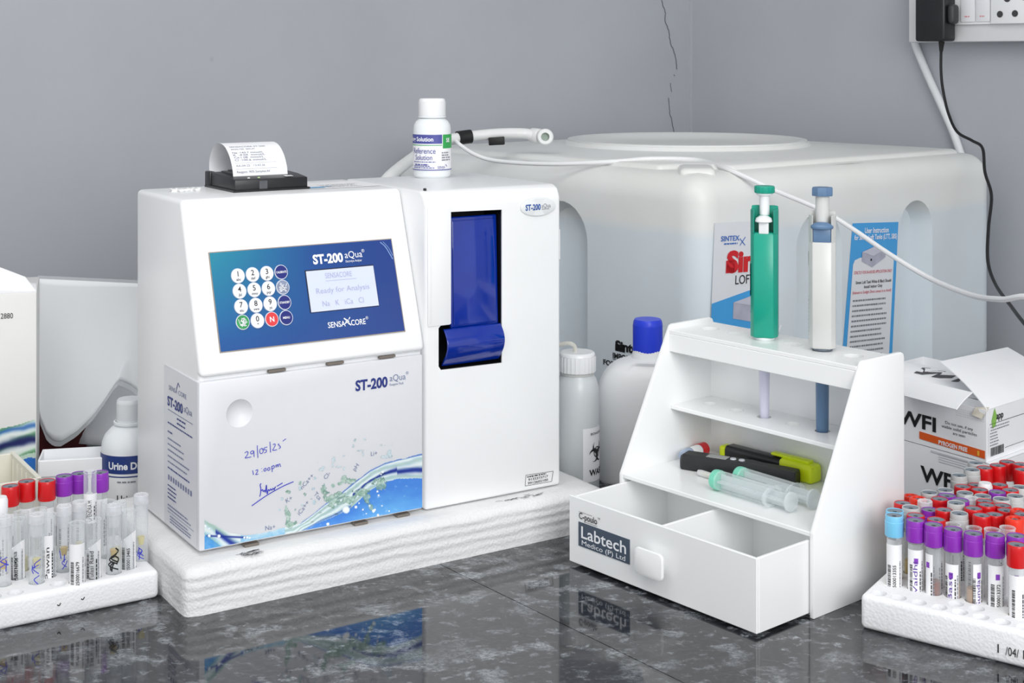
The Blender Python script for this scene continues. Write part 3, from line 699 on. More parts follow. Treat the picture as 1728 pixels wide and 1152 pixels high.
lb.text('Urine Diluent', -.0215, .0570, .0098, o3_, 2, .03, .048, clip=lambda x, y: x < .027); lb.lines(-.012, .01, [.0440], .0014, o3_, 3, 3); lb.text('Urine Diluent', -.0122, .0250, .0098, o3_, 4, .015, .045, clip=lambda x, y: x < .03)
lb.build('label', [PAPERW, mat('deep_blue_print', (30, 56, 124), .45, .03), WHITEINK, GREYINK, INK], ub)

# waste bottle with a tube in its cap
p = at(974, 700, 1.50)
wbt = thing('waste_bottle', (p.x, p.y, 0), 0, 'translucent round waste bottle with ribbed white cap and biohazard label beside the analyser', 'bottle')
r = .0232
MB().lathe([(0, 0), (r * .9, 0), (r, .004), (r, .108), (r * .96, .116), (r * .86, .124), (r * .74, .128), (r * .74, .134), (0, .134)], 44).build('bottle_body', mat('cloudy_bottle_plastic', (208, 213, 214), .3, .02, 30, sss=.1), wbt)
MB().lathe([(.0170, .1285), (.0182, .1287), (.0182, .1310), (.0170, .1312)], 32).build('neck_ring', mat('cloudy_ring_plastic', (196, 198, 194), .3, .03), wbt)
screw_cap(.0192, .0205, .1315, 56, .035).build('cap', WHITE, wbt)
lb = MB(); f0 = facing(p.x, p.y); a0 = f0 + .17; o1, o2 = on_cyl(r, a0), on_cyl(r, a0, e=.0006)
lb.rect(.002, .020, .036, .076, o1, 0, 20, 1); lb.text('BIOHAZARD', .0108, .0685, .0036, o2, 1, .01); lb.text('WASTE', .0090, .0265, .0088, o2, 1, .03)
c0 = (.0205, .0500)
for k in range(3):
    a = PI / 2 + 2 * PI * k / 3; cx, cz = c0[0] + .0062 * math.cos(a), c0[1] + .0062 * math.sin(a)
    P = [(cx + .0062 * math.cos(a + t), cz + .0062 * math.sin(a + t)) for t in np.linspace(PI - 2.35, PI + 2.35, 26)]
    for i in range(25):
        w = .0035 * max(.12, math.cos((i - 12) / 12.5 * PI / 2) * .2 + .9 * abs(math.sin(i / 25 * PI)) ** 1.0 * .9)
        lb.ribbon([P[i], P[i + 1]], w, o2, 1)
P = [(c0[0] + .0052 * math.cos(t), c0[1] + .0052 * math.sin(t)) for t in np.linspace(0, 2 * PI, 30)]; lb.ribbon(P, .0010, o2, 1)
lb.build('biohazard_label', [PAPERW, INK], wbt)
tp = smooth([(-.002, .0, .1515), (-.003, -.001, .158), (-.009, -.002, .1610), (-.018, .002, .1590), (-.026, .006, .1560), (-.034, .010, .1560)], 6)
MB().tube(tp, .0021, 10).build('outlet_tube', clear('milky_tubing', (226, 224, 214), .6, .2), wbt)

# white canister with blue cap behind the pipette rack
p = at(1093, 620, 1.565)
cn = thing('plastic_canister', (p.x, p.y, 0), R_(-6), 'white wide-shouldered plastic canister with bright blue cap behind the pipette rack', 'canister')
cb = MB(); ring = []; N = 48
for z, s_ in ((0, .95), (.004, 1), (.086, 1), (.096, .985), (.105, .945), (.114, .87), (.1215, .76), (.127, .62), (.1305, .45), (.1325, .32), (.142, .28)):
    row = []
    for i in range(N):
        a = 2 * PI * i / N; ex = 2 / (3.6 if s_ > .6 else 2.2)
        cx_, sy_ = math.cos(a), math.sin(a); k = 1.0
        row.append((.0560 * s_ * math.copysign(abs(cx_) ** ex, cx_), (.036 * s_ if s_ > .5 else .056 * s_ * k) * math.copysign(abs(sy_) ** ex, sy_), z))
    ring.append(row)
cb.add([q for row in ring for q in row], [(j * N + i, j * N + (i + 1) % N, (j + 1) * N + (i + 1) % N, (j + 1) * N + i) for j in range(len(ring) - 1) for i in range(N)] + [tuple(range(N))[::-1], tuple((len(ring) - 1) * N + i for i in range(N))])
cb.build('canister_body', mat('white_canister_plastic', (248, 250, 252), .35, .01, 20, sss=.7, rad=.05), cn, 50)
screw_cap(.0163, .0360, .1385, 60, .012).build('cap', mat('bright_blue_cap', (38, 66, 222), .35, .04), cn)
# ------------------------------------------------------------------ water tank in the corner
TF = Frame((.224, 1.70, 0), 40)
TL, TM, TH = .647, .636, .3205
def tank_mat():
    m, nt, p = nodemat('translucent_tank_plastic'); L = nt.links
    mp = coords(nt); sp_ = nt.nodes.new('ShaderNodeSeparateXYZ'); L.new(mp.outputs[0], sp_.inputs[0])
    n = nt.nodes.new('ShaderNodeTexNoise'); n.inputs['Scale'].default_value = 9; n.inputs['Detail'].default_value = 5; L.new(mp.outputs[0], n.inputs['Vector'])
    ma = nt.nodes.new('ShaderNodeMath'); ma.operation = 'MULTIPLY_ADD'; ma.inputs[1].default_value = .02; L.new(n.outputs['Fac'], ma.inputs[0]); L.new(sp_.outputs['Z'], ma.inputs[2])
    # the water inside shows through the wall up to its level
    r = ramp(nt, [(.0, lin((220, 229, 235))), (.252, lin((218, 227, 233))), (.266, lin((230, 232, 231))), (.5, lin((234, 235, 233)))]); L.new(ma.outputs[0], r.inputs[0])
    n2 = nt.nodes.new('ShaderNodeTexNoise'); n2.inputs['Scale'].default_value = 5; n2.inputs['Detail'].default_value = 6; L.new(mp.outputs[0], n2.inputs['Vector'])
    r2 = ramp(nt, [(.35, (.95, .94, .92)), (.6, (1, 1, 1))]); L.new(n2.outputs['Fac'], r2.inputs[0])
    mx = nt.nodes.new('ShaderNodeMix'); mx.data_type = 'RGBA'; mx.blend_type = 'MULTIPLY'; mx.inputs[0].default_value = 1
    L.new(r.outputs[0], mx.inputs[6]); L.new(r2.outputs[0], mx.inputs[7]); L.new(mx.outputs[2], p.inputs['Base Color'])
    p.inputs['Roughness'].default_value = .38; p.inputs['Subsurface Weight'].default_value = .12; p.inputs['Subsurface Radius'].default_value = (.03, .03, .03)
    b = nt.nodes.new('ShaderNodeBump'); b.inputs['Strength'].default_value = .12; b.inputs['Distance'].default_value = .004; L.new(n.outputs['Fac'], b.inputs['Height']); L.new(b.outputs[0], p.inputs['Normal'])
    return m
TANK = tank_mat()
tk = thing('water_tank', TF.w(0, 0, 0), TF.rz, 'large translucent white plastic water tank with round lid in the corner of the room', 'water tank')
tb = MB().box((0, 0, 0), (TL, TM, TH), .034, 6).build('tank_body', TANK, tk)
def arch(x0, x1, zt, n=14):
    r = (x1 - x0) / 2; P = [(x0, -.05)]
    P += [((x0 + x1) / 2 + r * math.cos(a), zt - r + r * math.sin(a)) for a in np.linspace(PI, 0, n)]
    P.append((x1, -.05)); return P
def arch_cut(x0, x1, zt, axis, depth=.022):
    m = MB(); k = .010                                  # flared walls
    o_, i_ = arch(x0 - k * .6, x1 + k * .6, zt + k * .6), arch(x0 + k, x1 - k, zt - k); n = len(o_)
    f3 = (lambda a, d: (a[0], d, a[1])) if axis == 'y' else (lambda a, d: (d, a[0], a[1]))
    vs_ = [f3(a, -.012) for a in o_] + [f3(a, depth) for a in i_]
    fs = [tuple(range(n))[::-1], tuple(range(n, 2 * n))] + [(i, (i + 1) % n, n + (i + 1) % n, n + i) for i in range(n)]
    bm = bmesh.new(); V = [bm.verts.new(v) for v in vs_]
    for f in fs: bm.faces.new([V[i] for i in f])
    bmesh.ops.recalc_face_normals(bm, faces=bm.faces[:]); return m.bm(bm)
for x0, x1 in ((.183, .275), (.406, .482)): cut(tb, arch_cut(x0, x1, .262, 'y', .028))
for x0, x1 in ((.196, .30), (.40, .50)): cut(tb, arch_cut(x0, x1, .272, 'x'))
# the domed deck, lid neck and lid ring, moulded ribs of the top
MB().lathe([(.30, .3190), (.262, .3245), (.235, .3290), (.200, .3318), (.186, .3322), (.182, .3370), (.170, .3400), (.158, .3385), (.152, .3350), (.05, .3340), (0, .3338)], 72, (.322, .322, 0)).build('lid', TANK, tk)
lr = MB(); prof = [(.178, .328), (.176, .3365), (.1795, .3375), (.1795, .3400), (.174, .3410), (.166, .3402), (.164, .3385)]
lr.lathe(prof, 72, (.322, .322, 0)); lr.build('lid_rim', mat('white_lid_plastic', (222, 224, 222), .4, .02), tk)
rb = MB()
rb.prism([(.10, .034), (.605, .034), (.605, .605), (.034, .605), (.034, .10), (.085, .085)], .312, .3268, 'z', .0075, 3)
rb.prism([(.018, .050), (.050, .018), (.105, .072), (.072, .105)], .311, .3258, 'z', .007, 3)
rb.build('moulded_rib', TANK, tk)
# sticker with the picture of a tank, right face
onT = lambda e: (lambda x, z: (x, -e, z))
def quad_map(q, e, axis='y'):                        # q: four (x,z) corners bl, br, tr, tl -> unit square map
    def f(u, v):
        a = [q[0][i] * (1 - u) * (1 - v) + q[1][i] * u * (1 - v) + q[2][i] * u * v + q[3][i] * (1 - u) * v for i in (0, 1)]
        return (a[0], -e, a[1])
    return f
SKY = mat('sticker_sky_blue', (70, 160, 222), .35, .03); STW = mat('sticker_white', (224, 226, 230), .35, .01); GBOX = mat('sticker_picture_grey', (176, 176, 192), .4, .12, 60); GBOX2 = mat('sticker_picture_dark_grey', (140, 140, 160), .4, .1, 60)
q1 = [(.018, .118), (.140, .112), (.1465, .2575), (.0262, .2625)]; s1 = MB(); m0, m1, m2 = quad_map(q1, .0006), quad_map(q1, .0010), quad_map(q1, .0014)
s1.poly([(0, 0), (1, 0), (1, .94), (.95, .99), (.9, 1), (0, 1)], m0, 0); s1.poly([(0, 0), (1, 0), (1, .48), (0, .33)], m1, 1)
s1.text('SINTEX', .10, .845, .060, m2, 2, .02, .28); s1.ribbon([(.385, .86), (.47, .80)], .008, m2, 2); s1.ribbon([(.47, .87), (.39, .80)], .008, m2, 2); s1.lines(.15, .40, [.815], .012, m2, 2, 3)
s1.text('Sintex', .20, .585, .24, m2, 3, .05, .95, clip=lambda x, y: x < .98)
s1.rect(.19, .575, .32, .68, m2, 3)
s1.text('LOFT TANK', .34, .475, .11, m2, 4, 0, .66)
s1.poly([(.32, .19), (.32, .325), (.62, .37), (.92, .33), (.92, .20), (.62, .145)], m2, 5); s1.poly([(.32, .325), (.62, .28), (.92, .33), (.62, .372)], quad_map(q1, .0018), 6); s1.rect(.58, .225, .64, .24, quad_map(q1, .0018), 4)
s1.text('full capacity', .17, .035, .115, m2, 7, .03, .92)
s1.build('brand_sticker', [STW, SKY, mat('sintex_blue', (60, 110, 190), .4, .02), REDINK, INK, GBOX, mat('sticker_picture_pale', (196, 196, 210), .4, .05), WHITEINK], tk)
q2 = [(.2735, .0500), (.3860, .0440), (.4015, .2362), (.2985, .2420)]; s2 = MB(); m0, m1, m2 = quad_map(q2, .0006), quad_map(q2, .0010), quad_map(q2, .0014)
s2.rect(0, 0, 1, 1, m0, 1); s2.poly([(.07, 0), (.93, 0), (.93, .735), (.90, .765), (.80, .772), (.20, .760), (.10, .745), (.07, .715)], m1, 0)
s2.text('User Instruction', .52, .930, .052, m2, 2, .02, .52, 'C'); s2.text('for Sintex Loft Tanks (LTT, SBS)', .51, .885, .048, m2, 2, .02, .92, 'C')
s2.poly([(.24, .735), (.24, .800), (.52, .838), (.74, .815), (.74, .755), (.47, .690)], m2, 5); s2.poly([(.24, .800), (.52, .838), (.74, .815), (.47, .768)], quad_map(q2, .0018), 6); s2.rect(.42, .735, .45, .75, quad_map(q2, .0018), 4)
s2.text('STRICTLY FOR IN-HOUSE APPLICATION ONLY', .50, .648, .030, m2, 3, .01, .80, 'C'); s2.text('Sintex Loft Tank White & Black Should', .52, .580, .030, m2, 4, .01, .74, 'C'); s2.text('Install Indoor Only', .52, .548, .030, m2, 4, .01, .38, 'C'); s2.text('(Relevant to Sunlight Direct contact is to Avoid)', .50, .512, .028, m2, 3, .01, .80, 'C')
s2.lines(.12, .86, [.46, .425, .39, .355, .32, .285, .25, .215, .18, .145, .11, .075, .04], .012, m2, 7, 5)
s2.build('instruction_sticker', [STW, SKY, WHITEINK, mat('faded_red_print', (205, 100, 110), .4, .05), INK, GBOX, mat('sticker_picture_pale', (196, 196, 210)), GREYINK], tk)
# black stencil on the left face
s3 = MB(); mL = lambda a, z: (-.0006, .1720 - a, z)  # reads towards the near edge
s3.text('Sintex', .0285, .0915, .0160, mL, 0, .05, .052); s3.rect(.0285, .0895, .046, .0985, mL, 0); s3.text('IMPORTANT', .0240, .0795, .0100, mL, 0, .03, .058); s3.rect(.0240, .0778, .082, .0785, mL, 0); s3.text('FOR INDOOR USE', .0065, .0688, .0090, mL, 0, .03, .090); s3.text('PURPOSE', .0240, .0580, .0090, mL, 0, .03, .050)
s3.build('stencil_print', INK, tk)

# hose with its tap lying across the tank top
hs = thing('hose', at(780, 235, 1.95), 0, 'thick white plastic hose with ring-shaped tap end resting on the left of the water tank', 'hose')
hb = Vector(hs.location)
HP = smooth([tuple(q - hb) for q in (at(640, 318, 1.70), at(662, 294, 1.74), at(695, 268, 1.84), at(732, 243, 1.93), at(772, 233, 1.97), at(835, 226, 1.99), at(880, 225, 2.0), at(900, 228, 2.0))], 8)
WHOSE = mat('white_hose_plastic', (232, 233, 232), .35, .02)
MB().tube(HP, .0076, 14).build('hose_body', WHOSE, hs)
i0 = next(i for i, q in enumerate(HP) if (q + hb).x / (q + hb).y * F_PX + 864 > 770); i1 = next(i for i, q in enumerate(HP) if (q + hb).x / (q + hb).y * F_PX + 864 > 793)
MB().tube(HP[i0:i1 + 1], .0096, 14).build('tape_wrap', BLACKSOFT, hs)
c1 = at(906, 229, 2.0) - hb; c2 = at(920, 231, 1.99) - hb
dv = (c2 - c1).normalized(); MB().tube([c1 - dv * .010, c1 - dv * .008, c1 + dv * .004, c1 + dv * .006], lambda t: .0105 if .2 < t < .8 else .0095, 18).build('hose_collar', WHOSE, hs)
rm = Matrix.Translation(c2) @ Vector((0, -1, .08)).to_track_quat('Z', 'Y').to_matrix().to_4x4()
MB().lathe([(.0055, -.006), (.0105, -.006), (.0115, -.004), (.0115, .004), (.0100, .006), (.0060, .006), (.0055, .004), (.0055, -.006)], 32, M=rm).lathe([(0, -.002), (.0056, -.002)], 32, mi=1, M=rm).build('tap_ring', [WHOSE, mat('grey_green_seal', (150, 166, 152), .4, .05)], hs)
q = at(838, 236.5, 1.985) - hb
MB().box((-.0112, -.006, -.0065), (.0112, .006, .0045), .0012, 2, 0, Matrix.Translation(q) @ Matrix.Rotation(R_(-3), 4, 'Y')).build('tape_clip', BLACKSOFT, hs)

# thin white cable strung across tank and out to the right
CP = smooth([at(768, 236, 1.945), at(777, 245, 1.945), at(800, 260, 1.935), at(830, 270, 1.925), at(880, 275, 1.90), at(950, 276.5, 1.875), at(1040, 272, 1.865), at(1100, 267.5, 1.875), at(1180, 270, 1.86), at(1230, 286, 1.775), at(1300, 318, 1.745), at(1385, 354, 1.70), at(1440, 387, 1.665), at(1500, 428, 1.62), at(1570, 470, 1.56), at(1640, 498, 1.46), at(1690, 505, 1.38), at(1760, 506, 1.32), Vector((.555, 1.235, .205)), Vector((.640, 1.165, .105)), Vector((.715, 1.115, .030)), Vector((.78, 1.088, .0075)), Vector((.86, 1.07, .0055)), Vector((1.0, 1.05, .0055))], 7)
tag(MB().tube(CP, .0029, 10).build('cable', mat('white_cable_sheath', (234, 235, 236), .35, .02)), 'thin white cable draped over the water tank and sagging off to the right', 'cable')

# socket board, charger and conduit on the right wall
sb = thing('socket_board', WR.w(.5012, 0, .4865), WR.rz, 'white wall-mounted switch and socket board in the upper right corner', 'socket board')
bd0 = .040
MB().box((0, -bd0, 0), (.42, 0, .17), .0025, 2).build('back_box', mat('white_socket_plastic', (226, 226, 228), .35, .01), sb)
sq = MB().box((.082, -bd0 - .006, .0262), (.1485, -bd0, .14), .0012, 2).build('switch_plate', WHITE, sb)
for k in range(2):
    sw = MB().box((.0985 + k * .0255, -bd0 - .0085, .0300), (.1225 + k * .0255, -bd0 - .006, .125), .0012, 2); sw.build('rocker_switch', mat('switch_white', (232, 233, 236), .3, .01), sq)
rd = MB(); onS = lambda x, z: (x, -bd0 - .0090, z)
for k in range(2): rd.lines(.106 + k * .0255, .116 + k * .0255, [.0375], .0016, onS, 0, 3 + k)
rd.build('switch_mark', mat('pink_red_mark', (222, 130, 136), .4, .05), sq)
so = MB().box((.1500, -bd0 - .010, .0262), (.225, -bd0, .125), .0014, 2).build('socket_plate', WHITE, sb)
sh = MB()
for x, z, r_ in ((.1660, .0405, .0050), (.1905, .0410, .0050), (.1780, .0640, .0058), (.2050, .0640, .004)):
    sh.lathe([(0, .0004), (r_, .0004)], 20, M=Matrix.Translation((x, -bd0 - .0102, z)) @ Matrix.Rotation(PI / 2, 4, 'X'))
sh.build('socket_hole', mat('socket_hole_dark', (60, 60, 62), .5, .1), so)
ad = thing('power_adapter', WR.w(.5370, -bd0, .4865), WR.rz, 'black plug-in power adapter with thin black cord on the white socket board', 'adapter')
ap = MB().box((0, -.036, .001), (.052, -.004, .075), .004, 3); ap.build('adapter_body', BLACKP, ad)
MB().box((.052, -.030, .027), (.064, -.012, .057), .005, 3).build('plug_pin_cover', mat('dark_grey_plug', (52, 52, 54), .45, .1), ad)
MB().box((.004, -.004, .02), (.0445, -.0002, .06), .001, 1).build('plug', BLACKP, ad)
AW = WR.w(.5370, -bd0, .4865); AI = (Matrix.Translation(AW) @ Matrix.Rotation(WR.rz, 4, 'Z')).inverted()
cord_px = [(1589, 70, 0), (1588, 92, 0), (1588, 120, .004), (1591, 150, .008), (1600, 190, .018), (1615, 222, .035), (1640, 237, .06), (1658, 250, .085), (1662, 290, .13), (1673, 330, .16), (1668, 385, .20), (1667, 440, .25), (1680, 480, .30), (1705, 515, .38), (1728, 545, .46), (1760, 580, .52)]
CW = []
for x, y, off in cord_px:
    q = WR.hit(x, y, (0, -.058 - off, 0), (0, 1, 0)); CW.append(AI @ (WR.M @ q))
cs = smooth(CW, 7)
MB().tube(cs, lambda t: .0022 if t > .05 else .0048 - .040 * t, 8).build('cord', BLACKSOFT, ad)
pp = [WR.hit(x, y, (0, -.010, 0), (0, 1, 0)) for x, y in ((1543, 66), (1546, 80), (1565, 126), (1584, 168), (1602, 208), (1613, 236), (1622, 262))]
pv = thing('wall_cable', WR.w(pp[0].x, 0, pp[0].z), WR.rz, 'white flat cable running down the wall below the socket board', 'cable')
pc_ = MB().tube([q - Vector((pp[0].x, 0, pp[0].z)) for q in smooth(pp, 5)], .0062, 12); pc_.build('cable_sheath', mat('grey_white_conduit', (222, 224, 226), .4, .02), pv)

# ------------------------------------------------------------------ pipette rack
KF = Frame((.10099, 1.34011, 0), -49.5)
KW, KD = .226, .1285
rk = thing('pipette_rack', KF.w(0, 0, 0), KF.rz, 'white acrylic pipette rack with sloping sides and pulled-out front drawer', 'pipette rack')
side = [(0, 0), (0, .070), (.0655, .1995), (.0670, .2018), (.0700, .2030), (KD - .005, .2030), (KD - .0015, .2015), (KD, .198), (KD, 0)]
MB().prism(side, 0, .0042, 'x', .0008, 2).build('side_panel', ACRYL, rk); MB().prism(side, KW - .0042, KW, 'x', .0008, 2).build('side_panel', ACRYL, rk)
MB().box((.0042, KD - .004, .0), (KW - .0042, KD - .0006, .1935)).build('back_panel', ACRYL, rk)
tbd = MB().box((.0042, .0640, .1940), (KW - .0042, KD - .0004, .1980), .0006, 1).build('top_board', ACRYL, rk)
MHX = [.026 + .0335 * i for i in range(6)]; HY = .0985
cm_ = MB()
for x in MHX: cm_.lathe([(0, -.01), (.0090, -.01), (.0090, .01), (0, .01)], 28, (x, HY, .196))
cut(tbd, cm_)
MB().box((.0042, .0640, .1770), (KW - .0042, .0680, .1940), .0006, 1).build('front_apron', ACRYL, rk)
ms = MB().box((.0042, .0660, .1210), (KW - .0042, KD - .0042, .1250), .0006, 1).build('middle_shelf', ACRYL, rk); cm_ = MB()
for x in MHX: cm_.lathe([(0, -.01), (.0068, -.01), (.0068, .01), (0, .01)], 24, (x, HY, .123))
cut(ms, cm_)
MB().box((.0042, .0005, .0665), (KW - .0042, KD - .0042, .0705), .0006, 1).build('deck', ACRYL, rk)
MB().box((.0042, .004, .0005), (KW - .0042, KD - .0042, .0022)).build('base_panel', ACRYL, rk)
dr = MB(); dx0, dx1, dy0, dy1, dz0, dz1 = .0008, .2192, -.0650, .060, .0028, .0632
dx2, dx3 = .0052, KW - .0050
dr.box((dx0, dy0, dz0), (dx1 + .001, dy0 + .0030, dz1), .0007, 1); dr.box((dx2, dy0 + .003, dz0), (dx2 + .003, dy1, dz1), .0006, 1); dr.box((dx1 - .002, dy0 + .003, dz0), (dx1 + .001, dy1, dz1), .0006, 1)
dr.box((dx2, dy1 - .003, dz0), (dx1 + .001, dy1, dz1)); dr.box((dx2, dy0 + .003, dz0), (dx1, dy1, dz0 + .003)); dr.box((.1115, dy0 + .003, dz0 + .003), (.1145, dy1, dz1 - .0012), .0006, 1)
drawer = dr.build('drawer', ACRYL, rk)
onD = lambda e: (lambda x, z: (x, dy0 - e, z))
dl = MB().box((.0139, dy0 - .0006, .0204), (.0787, dy0 + .0005, .0420)); tD = onD(.0009)
dl.text('Labtech', .0178, .0285, .0150, tD, 1, .012, .0570); dl.text('Medico (P) Ltd', .0186, .0222, .0062, tD, 1, 0, .0552)
dl.build('name_plate', [mat('slate_blue_plate', (72, 84, 100), .35, .03), WHITEINK], drawer)
dp = MB(); dp.text('C-poulo', .0148, .0452, .0082, tD, 0, .01, .0235); dp.text('™', .0390, .0490, .0040, tD, 0); dp.rect(.0145, .0511, .0320, .0514, tD, 0); dp.rect(.0215, .0434, .0385, .0437, tD, 0)
dp.build('maker_print', INK, drawer)
hd = MB(); rr = .0045; cs_ = []
for cx, cz, a0 in ((.1262 - rr, .0428 - rr, 0), (.0935 + rr, .0428 - rr, 90), (.0935 + rr, .0200 + rr, 180), (.1262 - rr, .0200 + rr, 270)):
    cs_ += [(cx + rr * math.cos(R_(a0 + k * 18)), cz + rr * math.sin(R_(a0 + k * 18))) for k in range(6)]
hd.prism(cs_, dy0 - .0105, dy0 - .0070, 'y', .0010, 2); hd.box((.104, dy0 - .007, .026), (.116, dy0, .037)); hd.build('handle', ACRYL, drawer)

def pipette(x, label, kind):
    w = KF.w(x, HY, .1985); t = thing('pipette', w, facing(w.x, w.y) + PI / 2 + (R_(-4) if kind == 'green' else R_(-2)), label, 'pipette', None)
    if kind == 'green':
        bodyM, knobM = mat('teal_green_plastic', (20, 158, 134), .3, .04), mat('pipette_white_knob', (236, 238, 240), .3, .01)
        topM, shaftM, tipM, hw_, z1 = bodyM, mat('lavender_shaft', (214, 214, 232), .35, .01), BLACKSOFT, .0128, .1210
    else:
        bodyM, knobM = mat('warm_white_pipette', (206, 207, 205), .3, .02), mat('slate_blue_plastic', (92, 122, 156), .35, .04)
        topM, shaftM, tipM, hw_, z1 = knobM, knobM, BLACKSOFT, .0120, .1215
    d = .0105; c = .0045
    oct_ = [(-hw_, -d + c + .003), (-hw_ + c, -d), (hw_ - c, -d), (hw_, -d + c + .003), (hw_, d - c), (hw_ - c, d), (-hw_ + c, d), (-hw_, d - c)]
    bmb = MB(); zs = .1000 if kind == 'green' else .0985
    bmb.prism(oct_, .002, zs, 'z', .0012, 2)
    bmb.prism([(-hw_ + .0040, -d - .0010), (hw_ - .0040, -d - .0010), (hw_ - .0030, -d + .0005), (-hw_ + .0030, -d + .0005)], .003, zs - .001, 'z', .0004, 1)
    # upper channel: side walls and back, open to the front
    for s_ in (-1, 1): bmb.prism([(s_ * hw_, -d + c + .003), (s_ * (hw_ - .0036), -d), (s_ * (hw_ - .0042), -d + .002), (s_ * (hw_ - .0022), d - .002), (s_ * hw_, d - c)], zs - .001, z1, 'z', .0004, 1)
    bmb.prism([(-hw_, d - c), (hw_, d - c), (hw_ - c, d), (-hw_ + c, d)], zs - .001, z1 + .003, 'z', .0006, 1)
    b = bmb.build('handle', bodyM, t)
    pm_ = MB()
    if kind == 'green':
        pm_.lathe([(.0047, 0), (.0047, .0230)], 20, (0, .001, z1 - .008)); pm_.lathe([(.0066, 0), (.0066, .004), (.0058, .007)], 20, (0, .001, z1 - .012), 1)
        pm_.lathe([(.0047, .0205), (.0075, .0215), (.0078, .0235), (0, .0235)], 24, (0, .001, z1 - .008))
    else: pm_.lathe([(.0062, 0), (.0062, .0260), (0, .026)], 20, (0, .001, z1 - .0085))
    pm_.build('plunger', [knobM if kind == 'green' else bodyM, bodyM], t)
    bt_ = MB()
    if kind == 'green': bt_.lathe([(0, 0), (.0088, 0), (.0092, .0008), (.0092, .0058), (.0086, .0066), (0, .0068)], 48, (0, .001, z1 + .0153), ripple=lambda i: 1 + .04 * (i % 3 == 0))
    else: bt_.lathe([(0, 0), (.0096, 0), (.0098, .0006), (.0098, .0066), (.0092, .0076), (0, .0078)], 8, (0, .001, z1 + .0170), start=PI / 8)
    bt_.build('push_button', topM, t)
    ek = MB()
    if kind == 'green':
        ek.lathe([(0, .0062), (.004, .0058), (.0072, .0036), (.0080, .0008), (.0072, 0), (0, 0)], 28, (0, -d + .0015, zs + .0100)); ek.box((-.0046, -d - .0006, zs - .001), (.0046, -d + .006, zs + .0102), .001, 2)
    else:
        ek.lathe([(0, .0058), (.005, .0054), (.0090, .0036), (.0102, .0018), (.0098, 0), (0, 0)], 28, (0, -d + .0025, zs + .0115), sy=.75); ek.box((-.0078, -d - .0004, zs - .001), (.0078, -d + .007, zs + .0117), .001, 2)
    ek.build('ejector_knob', knobM, t)
    if kind == 'green':
        MB().lathe([(.0085, -.0008), (.0098, .0002), (.0098, .0022), (0, .0022)], 28).build('collar', knobM, t)
        MB().lathe([(0, -.0760), (.0036, -.0760), (.0042, -.0735), (.0052, -.030), (.0058, -.001), (0, -.001)], 24).build('shaft', shaftM, t)
        MB().lathe([(0, -.0850), (.0020, -.0850), (.0027, -.0835), (.0027, -.0750), (0, -.0750)], 20).build('nozzle', tipM, t)
        MB().rect(-hw_ * 0 + .010, .055, .030, .056, lambda y, z: (-hw_ - .0003, -.006 + y * .3, z)).rect(.004, .040, .026, .070, lambda y, z: (-hw_ - .0002, -.006 + y * .35, z)).build('scale_window', BLACKP, t)
    else:
        MB().lathe([(.0078, -.0008), (.0092, .0002), (.0092, .0022), (0, .0022)], 28).build('collar', mat('grey_collar', (96, 106, 118), .4, .04), t)
        MB().lathe([(0, -.0745), (.0050, -.0745), (.0056, -.072), (.0060, -.020), (.0064, -.001), (0, -.001)], 24).build('shaft', shaftM, t)
        MB().lathe([(0, -.0840), (.0028, -.0840), (.0036, -.0822), (.0036, -.0735), (0, -.0735)], 20).build('nozzle', tipM, t)
        sdp = MB(); mS = lambda a, z: (-hw_ - .0003, -d + c + .004 + a, z)
        sdp.lines(.002, .006, [.008 + .0035 * k for k in range(12)], .0016, mS, 0, 4); sdp.rect(.001, .075, .007, .088, mS, 1); sdp.build('side_print', [GREYINK, mat('pale_red_mark', (190, 110, 112), .4, .05)], t)
    return t
pipette(.0935, 'teal green adjustable pipette standing in the white pipette rack', 'green')
pipette(.1600, 'white pipette with slate blue button and shaft standing in the pipette rack', 'white')

# things lying on the rack's deck
def along(a, b, z):                                   # frame lying from a to b (rack coordinates), local x along
    A, B = KF.w(a[0], a[1], z), KF.w(b[0], b[1], z); return A, math.atan2(B.y - A.y, B.x - A.x), (B - A).length
DK = .0706
A, rz, ln = along((.026, .0585), (.134, .0965), DK)
mt = thing('digital_meter', A, rz, 'black pen-shaped digital meter with two grey buttons lying on the rack deck', 'meter')
mb_ = MB(); sec = [(-.0088, .004), (-.0075, .001), (-.004, 0), (.004, 0), (.0075, .001), (.0088, .004), (.0088, .0105), (.0070, .0150), (-.0070, .0150), (-.0088, .0105)]
M_ = Matrix.Identity(4)
def loft(mb, secs, mi=0):                             # secs: list of (x, scale_y, scale_z)
    vs_, fs = [], []; n = len(sec)
    for x, sy_, sz_ in secs: vs_ += [(x, y * sy_, z * sz_) for y, z in sec]
    for j in range(len(secs) - 1): fs += [(j * n + i, j * n + (i + 1) % n, (j + 1) * n + (i + 1) % n, (j + 1) * n + i) for i in range(n)]
    fs += [tuple(range(n))[::-1], tuple((len(secs) - 1) * n + i for i in range(n))]; return mb.add(vs_, fs, mi)
loft(mb_, [(0, .55, .6), (.0012, .85, .85), (.004, 1, 1), (.070, 1, 1), (.078, .96, .95), (ln - .012, .92, .92), (ln - .001, .90, .88), (ln, .8, .8)]); mb_.build('meter_body', mat('textured_black_plastic', (30, 31, 34), .45, .15, 500, .15), mt, 25)
MB().box((.0265, -.0055, .0148), (.0465, .0050, .0154), .0002, 1).build('lcd_window', mat('meter_lcd_grey', (150, 154, 152), .25, .03), mt)
for x in (.0520, .0605): MB().lathe([(0, .0014), (.0026, .0012), (.0030, .0004), (.0030, 0)], 20, (x, -.0004, .0148)).build('button', mat('meter_button_grey', (196, 200, 206), .35, .02), mt)
A, rz, ln = along((.034, .1115), (.140, .1140), DK)
